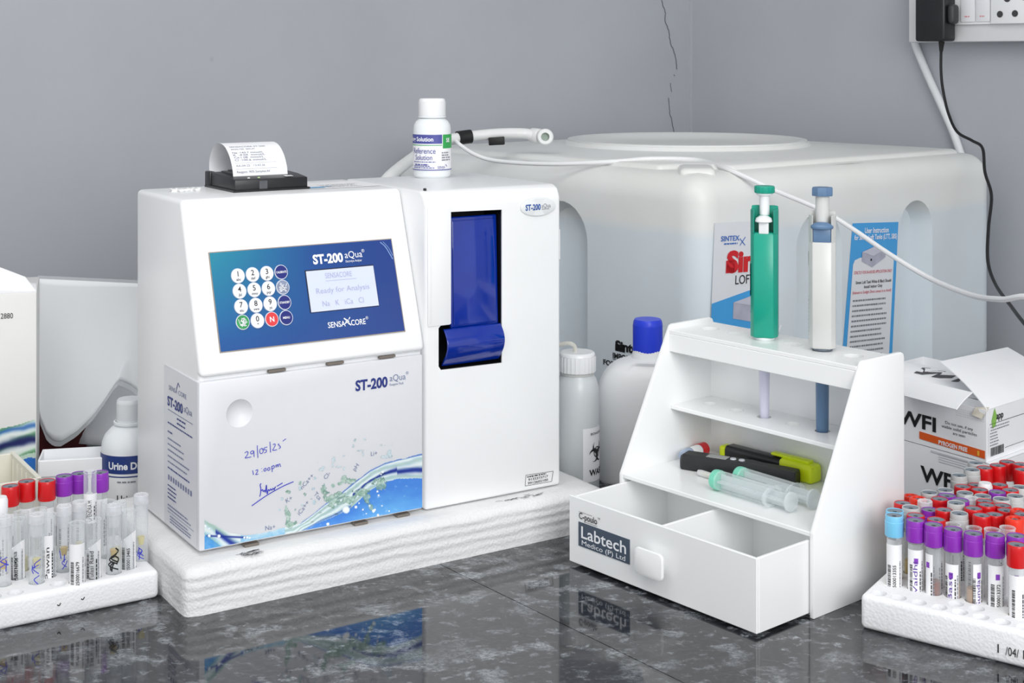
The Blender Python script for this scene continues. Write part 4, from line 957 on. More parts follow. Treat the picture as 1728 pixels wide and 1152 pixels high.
hl = thing('highlighter', A, rz, 'black highlighter pen with fluorescent yellow cap behind the digital meter', 'highlighter')
YEL = mat('fluorescent_yellow_plastic', (226, 244, 26), .35, .04)
MB().prism([(-.0075, 0), (-.0075, .012), (-.0055, .0155), (.0055, .0155), (.0075, .012), (.0075, 0)], .005, .072, 'x', .0015, 2).build('barrel', BLACKP, hl)
MB().box((-.003, -.0065, .001), (.006, .0065, .0140), .0025, 3).build('end_plug', YEL, hl)
MB().prism([(-.0083, 0), (-.0083, .014), (-.0065, .0170), (.0065, .0170), (.0083, .014), (.0083, 0)], .0700, .1080, 'x', .0030, 3).build('cap', YEL, hl)
MB().box((.058, -.0040, .0165), (.102, .0040, .0195), .0013, 3).build('clip', YEL, hl)
def syringe(a, b, label):
    A, rz, ln = along(a, b, DK); t = thing('syringe', A + Vector((0, 0, .0092)), rz, label, 'syringe', 'syringes on the rack deck')
    MX = Matrix.Rotation(PI / 2, 4, 'Y'); CL = clear('clear_syringe_plastic', (236, 242, 244), .10, .08, .5)
    r = .0088
    MB().lathe([(r * .2, .001), (r, .003), (r, .066)], 28, M=MX).build('barrel', CL, t)
    MB().lathe([(r, .066), (.0125, .0662), (.0125, .0680), (r, .0682)], 28, M=MX, sx=.72, sy=1.1).build('finger_flange', CL, t)
    MB().lathe([(0, .0002), (r * .98, .0002), (r * 1.02, .002), (r * 1.02, .0062), (r * .9, .007), (0, .007)], 28, M=MX).build('seal', mat('mint_green_seal', (120, 208, 180), .3, .04), t)
    pl_ = MB().box((.008, -.0008, -.0060), (.086, .0008, .0060)).box((.008, -.0060, -.0008), (.086, .0060, .0008)); pl_.lathe([(0, .086), (.0085, .086), (.0085, .0882), (0, .0882)], 24, M=MX); pl_.build('plunger', clear('milky_plunger_plastic', (230, 236, 238), .28, .1, .5), t)
    sc2 = MB()
    def mS(x, a): th = PI * .70 - a; return (x, (r + .0003) * math.cos(th) * -1, (r + .0003) * math.sin(th))
    for k in range(41): sc2.rect(.010 + k * .00115, 0, .0104 + k * .00115, .62 if k % 4 == 0 else .32, mS, 0, 1, 6)
    sc2.text('10', .0585, .55, .0001, lambda x, y: mS(x, .5), 0)
    sc2.build('scale_marks', INK, t)
    return t
syringe((.0925, .0300), (.187, .0290), 'clear syringe with mint green end nearest the front edge of the rack deck')
syringe((.1000, .0535), (.190, .0500), 'clear syringe with mint green end lying between the front syringe and the digital meter')
A, rz, ln = along((.0545, .0500), (.0885, .0490), DK)
nd = thing('capped_needle', A + Vector((0, 0, .0032)), rz, 'clear thin needle sheath lying in front of the digital meter', 'needle')
MX = Matrix.Rotation(PI / 2, 4, 'Y')
MB().lathe([(0, 0), (.0024, .0003), (.0030, .004), (.0030, .030), (.0036, .031), (.0036, .0338), (0, .0338)], 18, M=MX).build('sheath', clear('milky_sheath', (236, 238, 236), .4, .1, .4), nd)
MB().lathe([(0, .006), (.0009, .006), (.0009, .029), (0, .029)], 10, M=MX).build('needle', mat('pale_yellow_needle', (230, 220, 180), .3, .03), nd)
A, rz, ln = along((.0165, .068), (.0115, .1085), DK)
vl = thing('blood_vial', A + Vector((0, 0, .0064)), rz, 'small red-capped vial lying against the left side panel of the rack', 'vial')
MB().lathe([(0, 0), (.004, .0006), (.0058, .004), (.0058, .030), (0, .030)], 20, M=MX).build('vial_body', clear('pale_blue_vial', (190, 206, 232), .45, .1, .4), vl)
MB().lathe([(.0060, .014), (.0060, .028)], 20, M=MX).build('label', PAPERW, vl)
MB().lathe([(0, .029), (.0064, .029), (.0064, .0385), (.005, .0395), (0, .0395)], 22, M=MX).build('cap', mat('vial_cap_red', (208, 24, 34), .3, .05), vl)

# ------------------------------------------------------------------ water-for-injection cartons
wa = math.atan2(-.83, .56); ua = Vector((math.cos(wa), math.sin(wa), 0)); ub_ = Vector((.74, .67, 0)).normalized()
ORANGE = mat('orange_band_print', (222, 92, 28), .5, .08, 60)
def carton(origin, h, w, d, name, label, group, openup):
    t = tag(empty(name, origin), label, 'box', group)
    P = lambda a, b, z: ua * (-a) + ub_ * b + Vector((0, 0, z))          # a: leftwards from the near corner, b: to the back
    b = MB(); q = [(0, 0), (w, 0), (w, d), (0, d)]; th = .0012
    qi = [(th, th), (w - th, th), (w - th, d - th), (th, d - th)]
    bot = [P(a, c, 0) for a, c in q]; top = [P(a, c, h) for a, c in q]
    fs = [(0, 1, 2, 3)] + [(i, (i + 1) % 4, 4 + (i + 1) % 4, 4 + i) for i in range(4)]
    if openup:
        it = [P(a, c, h) for a, c in qi]; ib = [P(a, c, th) for a, c in qi]
        b.add(bot + top + it + ib, fs + [(4 + i, 4 + (i + 1) % 4, 8 + (i + 1) % 4, 8 + i) for i in range(4)] + [(8 + i, 8 + (i + 1) % 4, 12 + (i + 1) % 4, 12 + i) for i in range(4)] + [(12, 13, 14, 15)])
    else: b.add(bot + top, fs + [(4, 5, 6, 7)])
    body = b.build('carton_body', CARD, t); return t, body, P
PF = Vector((.472, 1.416, .0585))
lo = Vector((.476, 1.411, .0)); lw, ld, lh = .20, .17, .0575
t1, b1, P1 = carton(lo, lh, lw, ld, 'carton', 'white printed carton underneath the opened one, behind the right tubes', 'stacked white cartons', False)
fr1 = lambda e: (lambda a, z: tuple(P1(-a, -e, z)))
pm_ = MB(); f1 = fr1(.0006)
pm_.text('WFI', -.0885, .0215, .0215, f1, 0, .028, .047); pm_.rect(-.075, lh - .004, 0, lh - .002, f1, 2)
for k in range(4): pm_.rect(-.065, lh - .0045 - .0024 * k, -.002, lh - .0036 - .0024 * k, f1, 2)
pm_.build('carton_print', [INK, ORANGE, mat('pale_grey_print', (206, 207, 212), .5, .02)], b1)
MB().add([P1(0, 0, lh + .0006), P1(lw, 0, lh + .0006), P1(lw, ld, lh + .0006), P1(0, ld, lh + .0006)], [(0, 1, 2, 3)]).build('lid', CARD, t1)
uw, ud, uh = .185, .155, .0520
t2, b2, P2 = carton(PF + Vector((0, 0, 0)), uh, uw, ud, 'carton', 'opened white carton with raised flaps and orange band, topmost of the stack', 'stacked white cartons', True)
f2 = lambda a, z: tuple(P2(-a, -.0006, z)); f2b = lambda a, z: tuple(P2(-a, -.0010, z))
pm_ = MB()
pm_.text('WFI', -.1120, .0172, .0205, f2, 0, .028, .0505)
for s_, z in (('Do not use, if any', .0285), ('visible solid particles', .0240), ('are seen', .0195)): pm_.text(s_, -.0325, z, .0042, f2, 0, 0, .0019 * len(s_), 'C')
pm_.poly([(-.083, .0058), (-.001, .0035), (-.001, .0115), (-.083, .0135)], f2, 1); pm_.text('PYROGEN FREE', -.040, .0058, .0058, f2b, 2, .03, .036, 'C'); pm_.rect(-.010, .005, -.0075, .010, f2b, 3)
for i in range(16):
    for j in range(4): pm_.rect(-.036 + i * .0022, .0400 + j * .0022, -.0353 + i * .0022, .0407 + j * .0022, f2, 4)
sA = lambda b_, z: tuple(P2(-.0006, b_, z))
pm_.poly([(.010, .040), (.016, .052), (.020, .044), (.018, .034), (.012, .032)], sA, 5); pm_.text('app', .019, .0400, .0100, sA, 0, .02); pm_.rect(.006, .0365, .10, .0370, sA, 0); pm_.rect(.004, .006, .0044, .034, sA, 4)
pm_.lines(.008, .045, [.033, .030], .0010, sA, 6, 2); pm_.lines(.007, .024, [.027, .024, .021, .018, .015], .0010, sA, 6, 3); pm_.barcode(.008, .034, .0045, .0130, sA, 0, 4, 22); pm_.rect(.036, .0085, .12, .0089, sA, 0)
pm_.build('carton_print', [INK, ORANGE, WHITEINK, mat('yellow_print', (232, 176, 60), .5, .05), mat('pale_dot_print', (196, 198, 204), .5, .02), mat('leaf_green_print', (140, 190, 90), .5, .06), GREYINK], b2)
FI = Matrix.Translation(PF).inverted()
def sheetpiece(mb, corners, nx, ny, bulge=0.0, th=.0010, mi=0):
    A_, B2, C2, D2 = [Vector(c) for c in corners]; nrm = (B2 - A_).cross(D2 - A_).normalized(); top_, bot_ = [], []
    for j in range(ny + 1):
        for i in range(nx + 1):
            u, v = i / nx, j / ny; q = A_ * (1 - u) * (1 - v) + B2 * u * (1 - v) + C2 * u * v + D2 * (1 - u) * v
            q = q + nrm * bulge * math.sin(PI * v) ; top_.append(q + nrm * th / 2); bot_.append(q - nrm * th / 2)
    n = (nx + 1) * (ny + 1); g = lambda i, j: j * (nx + 1) + i
    fs = [(g(i, j), g(i + 1, j), g(i + 1, j + 1), g(i, j + 1)) for j in range(ny) for i in range(nx)]
    fs2 = [tuple(n + k for k in f[::-1]) for f in fs]
    rim = [g(i, 0) for i in range(nx + 1)] + [g(nx, j) for j in range(1, ny + 1)] + [g(i, ny) for i in range(nx - 1, -1, -1)] + [g(0, j) for j in range(ny - 1, 0, -1)]
    fs3 = [(a, n + a, n + b_, b_) for a, b_ in zip(rim, rim[1:] + rim[:1])]
    mb.add(top_ + bot_, fs + fs2 + fs3, mi)
fl_ = MB(); c0 = P2(.004, 0, uh)
fA = [FI @ at(1527, 668, 1.478), FI @ at(1614, 691, 1.400), FI @ at(1641, 662, 1.414), FI @ at(1527, 636, 1.500)]
mm = MB(); A1, B1, C1, D1 = fA; sheetpiece(mm, [A1, B1, C1, D1], 6, 4, .001); mm.build('front_flap', CARD, t2)
ff = MB(); ff.add([P2(-.001, -.0005, uh - .001), P2(-.0015, .004, uh + .003), P2(.012, -.001, uh + .001), P2(.016, -.003, uh - .007), P2(.004, -.0025, uh - .009)], [(0, 1, 2, 3, 4)]); ff.build('torn_corner', mat('torn_card', (206, 200, 186), .7, .15, 150), t2)
mm = MB(); sheetpiece(mm, [P2(0, .002, uh), P2(0, ud, uh), FI @ at(1700, 586, 1.64), FI @ at(1586, 610, 1.47)], 8, 8, .003)
rf = mm.build('side_flap', CARD, t2)
# curved lid flap with the big upside W, rising from the back
mm = MB(); n = 10; vs_, fs = [], []
for i in range(n + 1):
    t_ = i / n; vs_ += [FI @ at(1500, 640 - 35 * math.sin(t_ * 2.2), 1.505 + .10 * t_), FI @ at(1662 - 10 * t_, 676 - 42 * math.sin(t_ * 2.0), 1.435 + .12 * t_)]
fs = [(2 * i, 2 * i + 1, 2 * i + 3, 2 * i + 2) for i in range(n)]
top2 = [v + Vector((0, 0, -.001)) for v in vs_]; mm.add(vs_, fs); mm.add(top2, [f[::-1] for f in fs])
mm.build('lid_flap', CARD, t2)
wm = MB(); ZW = lambda u, v: FI @ at(1440 + u / 4.8, 560 + v / 4.8, 1.497)
wp = [[(490, 330), (560, 288), (628, 292), (575, 322), (690, 312), (752, 318), (700, 345), (835, 352), (800, 372), (700, 372), (630, 362), (690, 335), (560, 345)], [(790, 398), (850, 375), (880, 380), (850, 402)]]
for pl_ in wp:
    vs_ = [ZW(u, v) for u, v in pl_]; wm.add(vs_, [tuple(range(len(vs_)))])
# ------------------------------------------------------------------ drop the letters onto the lid flap surface
def lid_hit(q):
    o_ = Vector((0, 0, EYE)) - PF; d_ = (q - o_).normalized()
    me = [o for o in t2.children if o.name.startswith('lid_flap')][0]
    ok, loc, nrm, idx = me.ray_cast(o_, d_)
    return loc - d_ * .001 if ok else q
bpy.context.view_layer.update()
wm.v = [lid_hit(v) for v in wm.v]
wm.build('lid_print', mat('dark_grey_print', (70, 70, 74), .5, .1), t2)
# ------------------------------------------------------------------ foam racks and test tubes
STYRO = foam_mat('polystyrene_foam', (240, 241, 243), 0, 420, .25)
RF = Frame((.2815, 1.150, 0), -36.5); LF = Frame((-.305, 1.22, 0), 32.5)
RT = [('bl','f',0.3145,1.1700,0.0855),('bl','f',0.3195,1.1870,0.0837),('pu','f',0.3294,1.1610,0.0843),('pu','f',0.3415,1.1520,0.0836),('pu','f',0.3553,1.1456,0.0821),('pu','f',0.3683,1.1356,0.0819),('pu','f',0.3833,1.1280,0.0833),('pu','f',0.3978,1.1220,0.0847),('rd','f',0.3926,1.1060,0.0832),('rd','s',0.3347,1.1793,0.0825),('rd','s',0.3481,1.1667,0.0832),('cl','s',0.3634,1.1717,0.0769),('cl','s',0.3774,1.1621,0.0770),('cl','s',0.3861,1.1438,0.0817),('cl','s',0.4008,1.1504,0.0811),('gy','s',0.3726,1.1849,0.0822),('rd','s',0.3885,1.1764,0.0834),('rd','s',0.4021,1.1850,0.0814),('or','s',0.4111,1.1628,0.0853),('pu','m',0.3564,1.2128,0.0764),('rd','m',0.3336,1.2143,0.0818),('gy','m',0.3361,1.1984,0.0830),('st','m',0.3568,1.2289,0.0781),('rd','m',0.3642,1.1987,0.0808),('rd','m',0.3715,1.2353,0.0787),('gy','m',0.3773,1.2082,0.0837),('st','m',0.4028,1.2472,0.0750),('rd','m',0.3880,1.1961,0.0829),('rd','m',0.4054,1.2148,0.0799),('rd','m',0.4187,1.2056,0.0783),('rd','m',0.4212,1.2215,0.0774),('or','m',0.4247,1.1907,0.0829),('rd','m',0.4218,1.1748,0.0847),('rd','m',0.4097,1.2327,0.0777),('or','t',0.3552,1.2657,0.0720),('or','t',0.3554,1.2449,0.0765),('gy','t',0.3691,1.2576,0.0775),('gy','t',0.3849,1.2635,0.0779),('pu','t',0.3818,1.2477,0.0779),('pu','t',0.3854,1.2221,0.0815),('gy','t',0.4034,1.2667,0.0743),('gy','t',0.4159,1.2566,0.0747),('gy','t',0.4257,1.2370,0.0781),('gy','t',0.4402,1.2439,0.0786),('pu','t',0.4309,1.2624,0.0764),('rd','b',0.4066,1.2834,0.0750),('rd','b',0.4250,1.3017,0.0709),('rd','b',0.4185,1.2726,0.0755),('rd','b',0.4428,1.2917,0.0743),('rd','b',0.4450,1.2701,0.0759),('wh','b',0.4278,1.2858,0.0774),('gy','b',0.4578,1.2799,0.0755),('gy','h',0.4122,1.3114,0.0770),('gy','h',0.4265,1.3189,0.0799),('gy','h',0.4377,1.3421,0.0797),('rd','h',0.4408,1.3263,0.0796),('rd','h',0.4554,1.3329,0.0800),('rd','h',0.4678,1.3431,0.0804),('rd','h',0.4744,1.3248,0.0832),('rd','h',0.4701,1.3093,0.0827)]
LT = [('rd','b',-.4370,1.2384,.0890),('rd','b',-.4274,1.2523,.0890),('rd','b',-.4102,1.2541,.0890),('pu','b',-.3988,1.2662,.0896),('pu','b',-.3887,1.2779,.0884),('pu','b',-.3705,1.2793,.0890),('wh','b',-.4343,1.2065,.0890),('ct','m',-.3734,1.2586,.0950),('cl','m',-.4193,1.2153,.0731),('cl','m',-.4065,1.2241,.0729),('cl','m',-.3914,1.2011,.0756),('st','m',-.3729,1.2260,.0784),('cl','m',-.3546,1.2477,.0722),('cl','m',-.3418,1.2390,.0738),('st','f',-.3236,1.2408,.0800),('st','f',-.4223,1.1813,.0800),('cl','f',-.4159,1.1969,.0730),('st','f',-.3965,1.1865,.0803),('st','f',-.3823,1.2137,.0787),('cl','f',-.3629,1.1866,.0734),('cl','f',-.3524,1.1980,.0726),('st','f',-.3385,1.2088,.0807),('cl','f',-.3292,1.2213,.0723)]

def foam_rack(fr, poly, h, tubes, empties, name, label, r=.0066, zfloor=.006):
    t = thing(name, fr.w(0, 0, 0), fr.rz, label, 'foam rack')
    m = MB(); bm = bmesh.new(); n = len(poly)
    A = [bm.verts.new((x, y, 0)) for x, y in poly]; B = [bm.verts.new((x, y, h)) for x, y in poly]
    bm.faces.new(A[::-1]); bm.faces.new(B)
    for i in range(n): bm.faces.new((A[i], A[(i + 1) % n], B[(i + 1) % n], B[i]))
    bmesh.ops.recalc_face_normals(bm, faces=bm.faces[:])
    bmesh.ops.bevel(bm, geom=bm.edges[:], offset=.0045, segments=4, affect='EDGES', profile=.5)
    m.bm(bm); o = m.build('foam_block', STYRO, t)
    c = MB(); pts = []
    for x, y in tubes: pts.append((x, y, zfloor))
    for x, y in empties:
        if all(math.hypot(x - a, y - b) > 2 * r + .0012 for a, b, _ in pts): pts.append((x, y, h - .009))
    for x, y, z0 in pts: c.lathe([(0, z0), (r, z0), (r, h + .01), (0, h + .01)], 14, (x, y, 0))
    cut(o, c); return t, o
loc2 = lambda fr, x, y: tuple((fr.I @ Vector((x, y, 0)))[:2])
pR = [(0, 0), (.30, 0), (.30, .280), (-.004, .280), (-.018, .175), (-.018, .146), (-.006, .11)]
emp = [(.0115 + .0165 * i + (.0082 if j % 2 else 0), .0105 + .0150 * j) for j in range(0, 15) for i in range(17)]
fk, fo = foam_rack(RF, pR, .028, [loc2(RF, x, y) for _, _, x, y, _ in RT ], emp, 'foam_tube_rack', 'white polystyrene tube rack crowded with capped blood tubes at the right edge')
tx_ = MB(); onf = lambda x, z: (x, -.0006, z)
tx_.text('1', .1105, .0080, .0098, onf, 0, .0); tx_.text('/04/', .1165, .0078, .0094, onf, 0, .0, .0100); tx_.text('1', .1298, .0080, .0098, onf, 0, .0)
tx_.build('printed_text', INK, fk)
pL = [(-.36, -.006), (.0005, -.006), (.0005, .106), (-.36, .106)]
emp = [(-.0125 - .0172 * i + (.0086 if j % 2 else 0), .007 + .0150 * j) for j in range(0, 6) for i in range(19)]
fkl, fol = foam_rack(LF, pL, .024, [loc2(LF, x, y) for _, _, x, y, _ in LT], emp, 'foam_tube_rack', 'white polystyrene tube rack of clear test tubes left of the analyser')
tx_ = MB(); onf = lambda x, z: (x, -.0066, z); rg = random.Random(2)
for x, z in ((-.0855, .012), (-.066, .013)): tx_.ribbon(smooth([(x, z, 0), (x + .0015, z - .001, 0), (x + .0028, z + .001, 0)], 3), .0008, onf)
tx_.build('ink_fleck', INK, fkl)

GLASS = clear('clear_tube_plastic', (226, 230, 232), .10, .05, .50)
TUBEW = clear('clear_test_tube', (232, 235, 238), .16, .06, .55)
CAPM = {'rd': mat('red_tube_cap', (206, 20, 26), .3, .06, 80), 'pu': mat('purple_tube_cap', (140, 48, 178), .3, .05, 80), 'gy': mat('grey_tube_cap', (190, 192, 192), .35, .03, 80), 'bl': mat('light_blue_tube_cap', (124, 200, 236), .3, .03, 80), 'or': mat('orange_red_tube_cap', (232, 52, 28), .3, .05, 80), 'wh': mat('white_tube_cap', (238, 239, 241), .35, .01, 80)}
RUB = mat('grey_rubber_stopper', (118, 128, 138), .55, .05, 120); RUBD = mat('dark_stopper_dimple', (62, 68, 76), .6, .05, 120)
STOP = clear('milky_stopper_plastic', (236, 236, 240), .34, .15, .5)
LIQ = {'serum': mat('amber_serum', (206, 172, 66), .2, .08, 90), 'blood': mat('brown_red_blood', (128, 62, 44), .25, .12, 90), 'tan': mat('tan_plasma', (186, 150, 116), .25, .05, 90), 'pale': mat('pale_urine_yellow', (222, 208, 130), .2, .05, 90)}
TR = .0061
def glass_mesh(r, z0, z1, m, lip=False):
    mb = MB().lathe([(0, z0), (r * .6, z0 + .0012), (r, z0 + .005), (r, z1)] + ([(r + .0004, z1 + .0001), (r + .0002, z1 + .0006), (r - .0006, z1 + .0004), (r - .0008, z1 - .001)] if lip else []), 22); return mb.mesh('tube_wall', [m])
def cap_mesh(kind):
    m = MB(); r, h = .00765, .0170
    if kind in ('or',):
        m.lathe([(r * .92, 0), (r, .001), (r, h - .002), (r * .95, h - .0006), (r * .84, h), (r * .60, h), (r * .52, h - .003), (0, h - .003)], 40)
    elif kind == 'wh': m.lathe([(r * .8, 0), (r * .84, .001), (r * .84, h - .003), (r * .7, h), (0, h)], 32)
    elif kind == 'rd': m.lathe([(r * .95, 0), (r * 1.0, .001), (r * .97, h - .0030), (r * .96, h - .0008), (r * .92, h - .0002), (r * .86, h), (r * .84, h - .0008)], 40)
    else:
        m.lathe([(r * .96, 0), (r * 1.0, .0008), (r * 1.0, h * .70)], 48, ripple=lambda i: 1 + .012 * (i % 4 == 0)); m.lathe([(r, h * .70), (r * .955, h * .72), (r * .955, h - .0008), (r * .92, h), (r * .85, h), (r * .83, h - .0008)], 40)
    return m.mesh('cap', [CAPM[kind]])
def stopper_disc(kind):
    m = MB(); h = .0170
    if kind == 'or': m.lathe([(0, h - .0012), (.0028, h - .0012), (.0030, h - .003)], 24); m.lathe([(0, h - .0010), (.0014, h - .0010)], 16, mi=1)
    else: m.lathe([(.0018, h - .0010), (.0066, h - .0005)], 32); m.lathe([(0, h - .0022), (.0013, h - .0020), (.0018, h - .0010)], 20, mi=1)
    return m.mesh('stopper', [RUB, RUBD])
CAPME = {k: cap_mesh(k) for k in CAPM}; STME = stopper_disc('n'); STMEO = stopper_disc('or')
mstop = MB(); mstop.lathe([(.0050, -.010), (.0056, -.002), (.0056, .0), (.0066, .0005), (.0064, .0075), (.0058, .0082), (.0044, .0076), (.0036, .0030), (0, .0026)], 26)
for k in range(8): mstop.lathe([(.0007, .0088), (0, .0092)], 6, (.0052 * math.cos(k * PI / 4), .0052 * math.sin(k * PI / 4), -.0005)); mstop.lathe([(.0007, .0076), (.0007, .0088)], 6, (.0052 * math.cos(k * PI / 4), .0052 * math.sin(k * PI / 4), -.0005))
STOPME = mstop.mesh('push_stopper', [STOP])
def label_mesh(r, z0, z1, seed, digits=None, name=None, arc=2.5, logo=False, torn=False):
    rg = random.Random(seed); m = MB(); f = on_cyl(r, 0, e=.0003); g = on_cyl(r, 0, e=.0006); W = arc * r / 2
    if torn: m.poly([(-W, z0), (W, z0), (W, z1), (W * .5, z1 - .001), (0, z1 - .0035), (-W * .4, z1 - .006), (-W, z1 - .009)], f, 0)
    else: m.rect(-W, z0, W, z1, f, 0, 12, 1)
    def rot(a, z): return g(-a + 0, z)               # text runs upwards
    up = lambda x, y: g(-y, x)                        # (x along the tube, y across)
    side_ = rg.choice([-1, 1])
    if digits: m.text(digits, z0 + .002, -.0016, .0036, up, 1, .01, min(.020, (z1 - z0) * .55)); m.barcode(z0 + .003, z0 + .022, .0024, .0052, up, 1, seed, 26)
    else:
        m.lines(z0 + .003, z0 + .003 + (z1 - z0) * .6, [-.0035], .0009, up, 1, seed); m.barcode(z0 + .004, z0 + (z1 - z0) * .7, .0028, .0050, up, 1, seed, 22)
    m.lines(z0 + .004, z1 - .006, [-.0052], .0008, up, 2, seed + 1)
    if name: m.text(name, z0 + .002, -.0008, .0046, up, 3, 0, min(.028, (z1 - z0) * .7))
    if logo: m.rect(z1 - .011, -.0014, z1 - .0065, .0016, up, 4)
    return m.mesh('label', [PAPERW, INK, GREYINK, mat('purple_pen_ink', (92, 50, 150), .5, .05) if logo else INK, mat('purple_logo_print', (130, 60, 180), .5, .05)])
def link(name, me, parent, z=0.0, rz=0.0):
    o = bpy.data.objects.new(name, me); COL.objects.link(o); o.parent = parent; o.location = (0, 0, z); o.rotation_euler = (0, 0, rz); return o
NAMEOF = {'rd': 'red-capped blood tube', 'pu': 'purple-capped blood tube', 'gy': 'grey-capped blood tube', 'bl': 'light blue capped blood tube', 'or': 'hollow orange-capped tube', 'wh': 'tube with small white cap', 'cl': 'open clear tube', 'st': 'stoppered clear tube', 'ct': 'tall narrow open clear tube'}
ORD = ['leftmost', 'second from left', 'third from left', 'fourth from left', 'fifth from left', 'sixth from left', 'seventh from left', 'eighth from left', 'ninth from left', 'tenth from left', 'eleventh from left']
def rack_labels(tubes, rows, where):
    by = {}
    for i, (k, row, x, y, z) in enumerate(tubes): by.setdefault((k, row), []).append((x / y, i))
    out = {}
    for (k, row), L_ in by.items():
        L_.sort(); pl_ = {'wh': 'tubes'}
        for j, (_, i) in enumerate(L_):
            out[i] = ('only ' if len(L_) == 1 else ORD[j] + ' ') + NAMEOF[k] + ' in the ' + rows[row] + ' of the ' + where
    return out
RL = rack_labels(RT, {'f': 'front row', 's': 'second row', 'm': 'third band', 't': 'middle band', 'b': 'second-last band', 'h': 'hindmost cluster'}, 'right foam rack')
LL = rack_labels(LT, {'f': 'front row', 'm': 'middle row', 'b': 'back row'}, 'left foam rack')
RL[1] = 'light blue capped blood tube half hidden behind the other light blue one, right foam rack'; RL[0] = 'light blue capped blood tube at the left end of the right foam rack front row'
RL[8] = 'red-capped blood tube in front of the purple caps at the right edge of the photo'
PROTO = {}
gcount = {'n': 0}
def build_tube(i, spec, fr, hfoam, label, group, right):
    k, row, x, y, zt = spec; base = .0062; t = thing('blood_tube' if k not in ('cl', 'st', 'ct') else 'test_tube', (x, y, base), facing(x, y), label, 'tube', group)
    rg = random.Random(100 + i + (0 if right else 500)); top = zt - base
    zf = hfoam - base
    if k in CAPM:
        g = top - .0170
        link('tube_wall', glass_mesh(TR, 0, g + .004, GLASS), t)
        c = link('cap', CAPME[k], t, g, rg.uniform(0, 6)); 
        if k != 'wh': link('stopper', STMEO if k == 'or' else STME, c)
        front = row == 'f' or (row in 's') or not right
        if front or rg.random() < .35:
            dg = {0: '2500013355', 2: None, 6: '2500013372', 7: '2500013378'}.get(i) if right else None
            nm = {4: 'Basu', 2: 'Vaidhi', 5: 'Sundar'}.get(i) if right else None
            a_ = {3: .9, 4: -.25, 5: .75}.get(i, rg.uniform(-.4, .4)) if right else rg.uniform(-.5, .5)
            arc = {3: 1.3, 4: 1.9, 5: 1.5}.get(i, 2.6) if right else 2.6
            if right and i == 3: a_ = -.75
            link('label', label_mesh(TR, zf - .004, g - .006 - (.004 if i == 4 else 0), 30 + i, dg, nm, arc, right and k == 'pu'), t, 0, a_)
        lq = {3: 'blood', 4: 'tan', 5: 'tan'}.get(i, 'blood' if k == 'pu' else 'serum') if right else ('blood' if k == 'pu' else 'serum')
        lz = zf + (.010 if right else .006)
        link('sample', MB().lathe([(0, .0006), (TR * .55, .0016), (TR * .88, .005), (TR * .88, lz), (0, lz)], 18).mesh('sample', [LIQ[lq]]), t)
    else:
        r = TR if k != 'ct' else .0056
        rim = top if k != 'st' else top - .0075
        link('tube_wall', glass_mesh(r, 0, rim, TUBEW, True), t)
        if k == 'st': link('push_stopper', STOPME, t, rim + .0002)
        if not right:
            nm, dg = {16: 'Ramanna', 19: None, 20: 'Tulasi Raed', 10: 'Pawan', 22: None, 7: 'UPENDRA M'}.get(i), {22: '2500013465', 19: '2500016679', 16: '2500016756'}.get(i)
            if nm or dg: link('label', label_mesh(r, zf - .003 if i != 7 else .045, rim - (.016 if i != 7 else .018), 60 + i, dg, nm, 2.5 if i != 10 else 1.2, False, i in (16, 20, 22)), t, 0, rg.uniform(-.25, .25))
            elif k == 'st':
                s_ = MB(); g_ = on_cyl(r, 0, e=.0005); up = lambda a, b: g_(-b, a)
                rr = random.Random(i)
                for q in range(7 if i == 21 else 4):
                    z_ = zf + rr.uniform(0, .018); s_.ribbon(smooth([(z_, rr.uniform(-.004, .004), 0), (z_ + .004, rr.uniform(-.004, .004), 0), (z_ + .007, rr.uniform(-.004, .004), 0)], 3), .0011 if i == 21 else .0007, up)
                s_.build('pen_writing', INK if i == 21 else PENINK, t)
            # conical insert cup with a little sample in it
            if k == 'st' or i in (18,):
                zc = zf + .020
                link('sample', MB().lathe([(0, zc - .007), (.0022, zc - .0068), (.0032, zc), (0, zc)], 16).mesh('sample', [LIQ['pale' if i % 3 else 'serum']]), t)
            elif i in (19, 8, 13):
                link('sample', MB().lathe([(0, .0006), (r * .85, .004), (r * .85, zf + .011), (0, zf + .011)], 16).mesh('sample', [LIQ['blood' if i == 19 else 'pale']]), t)
        else:
            if rg.random() < .8: link('label', label_mesh(r, zf - .003, rim - .014, 90 + i, None, None, 2.4), t, 0, rg.uniform(-.3, .3))
    return t
for i, sp_ in enumerate(RT): build_tube(i, sp_, RF, .028, RL[i], 'blood tubes in the right foam rack', True)
for i, sp_ in enumerate(LT): build_tube(i, sp_, LF, .024, LL[i], 'tubes in the left foam rack', False)

# ------------------------------------------------------------------ left corner clutter
bx = thing('reagent_carton', (-.4846, 1.45, 0), R_(17), 'tall white printed carton with green and blue wave print at the left edge', 'box')
ch_ = .2225; bw, bdp = .17, .11
cbx = MB().box((-bw, 0, 0), (0, bdp, ch_), .0012, 2).build('carton_body', mat('off_white_card', (226, 226, 223), .5, .015, 20), bx)
mm = MB(); sheetpiece(mm, [(-bw, .001, ch_), (0, .001, ch_), (-.002, .045, ch_ + .002), (-bw, .05, ch_ + .030)], 4, 4, .002)
mm.add([(-.075, .012, ch_ + .001), (-.001, .004, ch_ + .001), (-.012, .03, ch_ + .012), (-.040, .03, ch_ + .0245), (-.085, .03, ch_ + .0255)], [(0, 1, 2, 3, 4)])
mm.build('top_flap', CARD, bx)
tt = MB(); oL = lambda x, z: (x, -.0006, z); tt.text('12 2880', -.0228, .1975, .0078, oL, 0, 0, .0185, 'R'); tt.build('printed_number', INK, cbx)
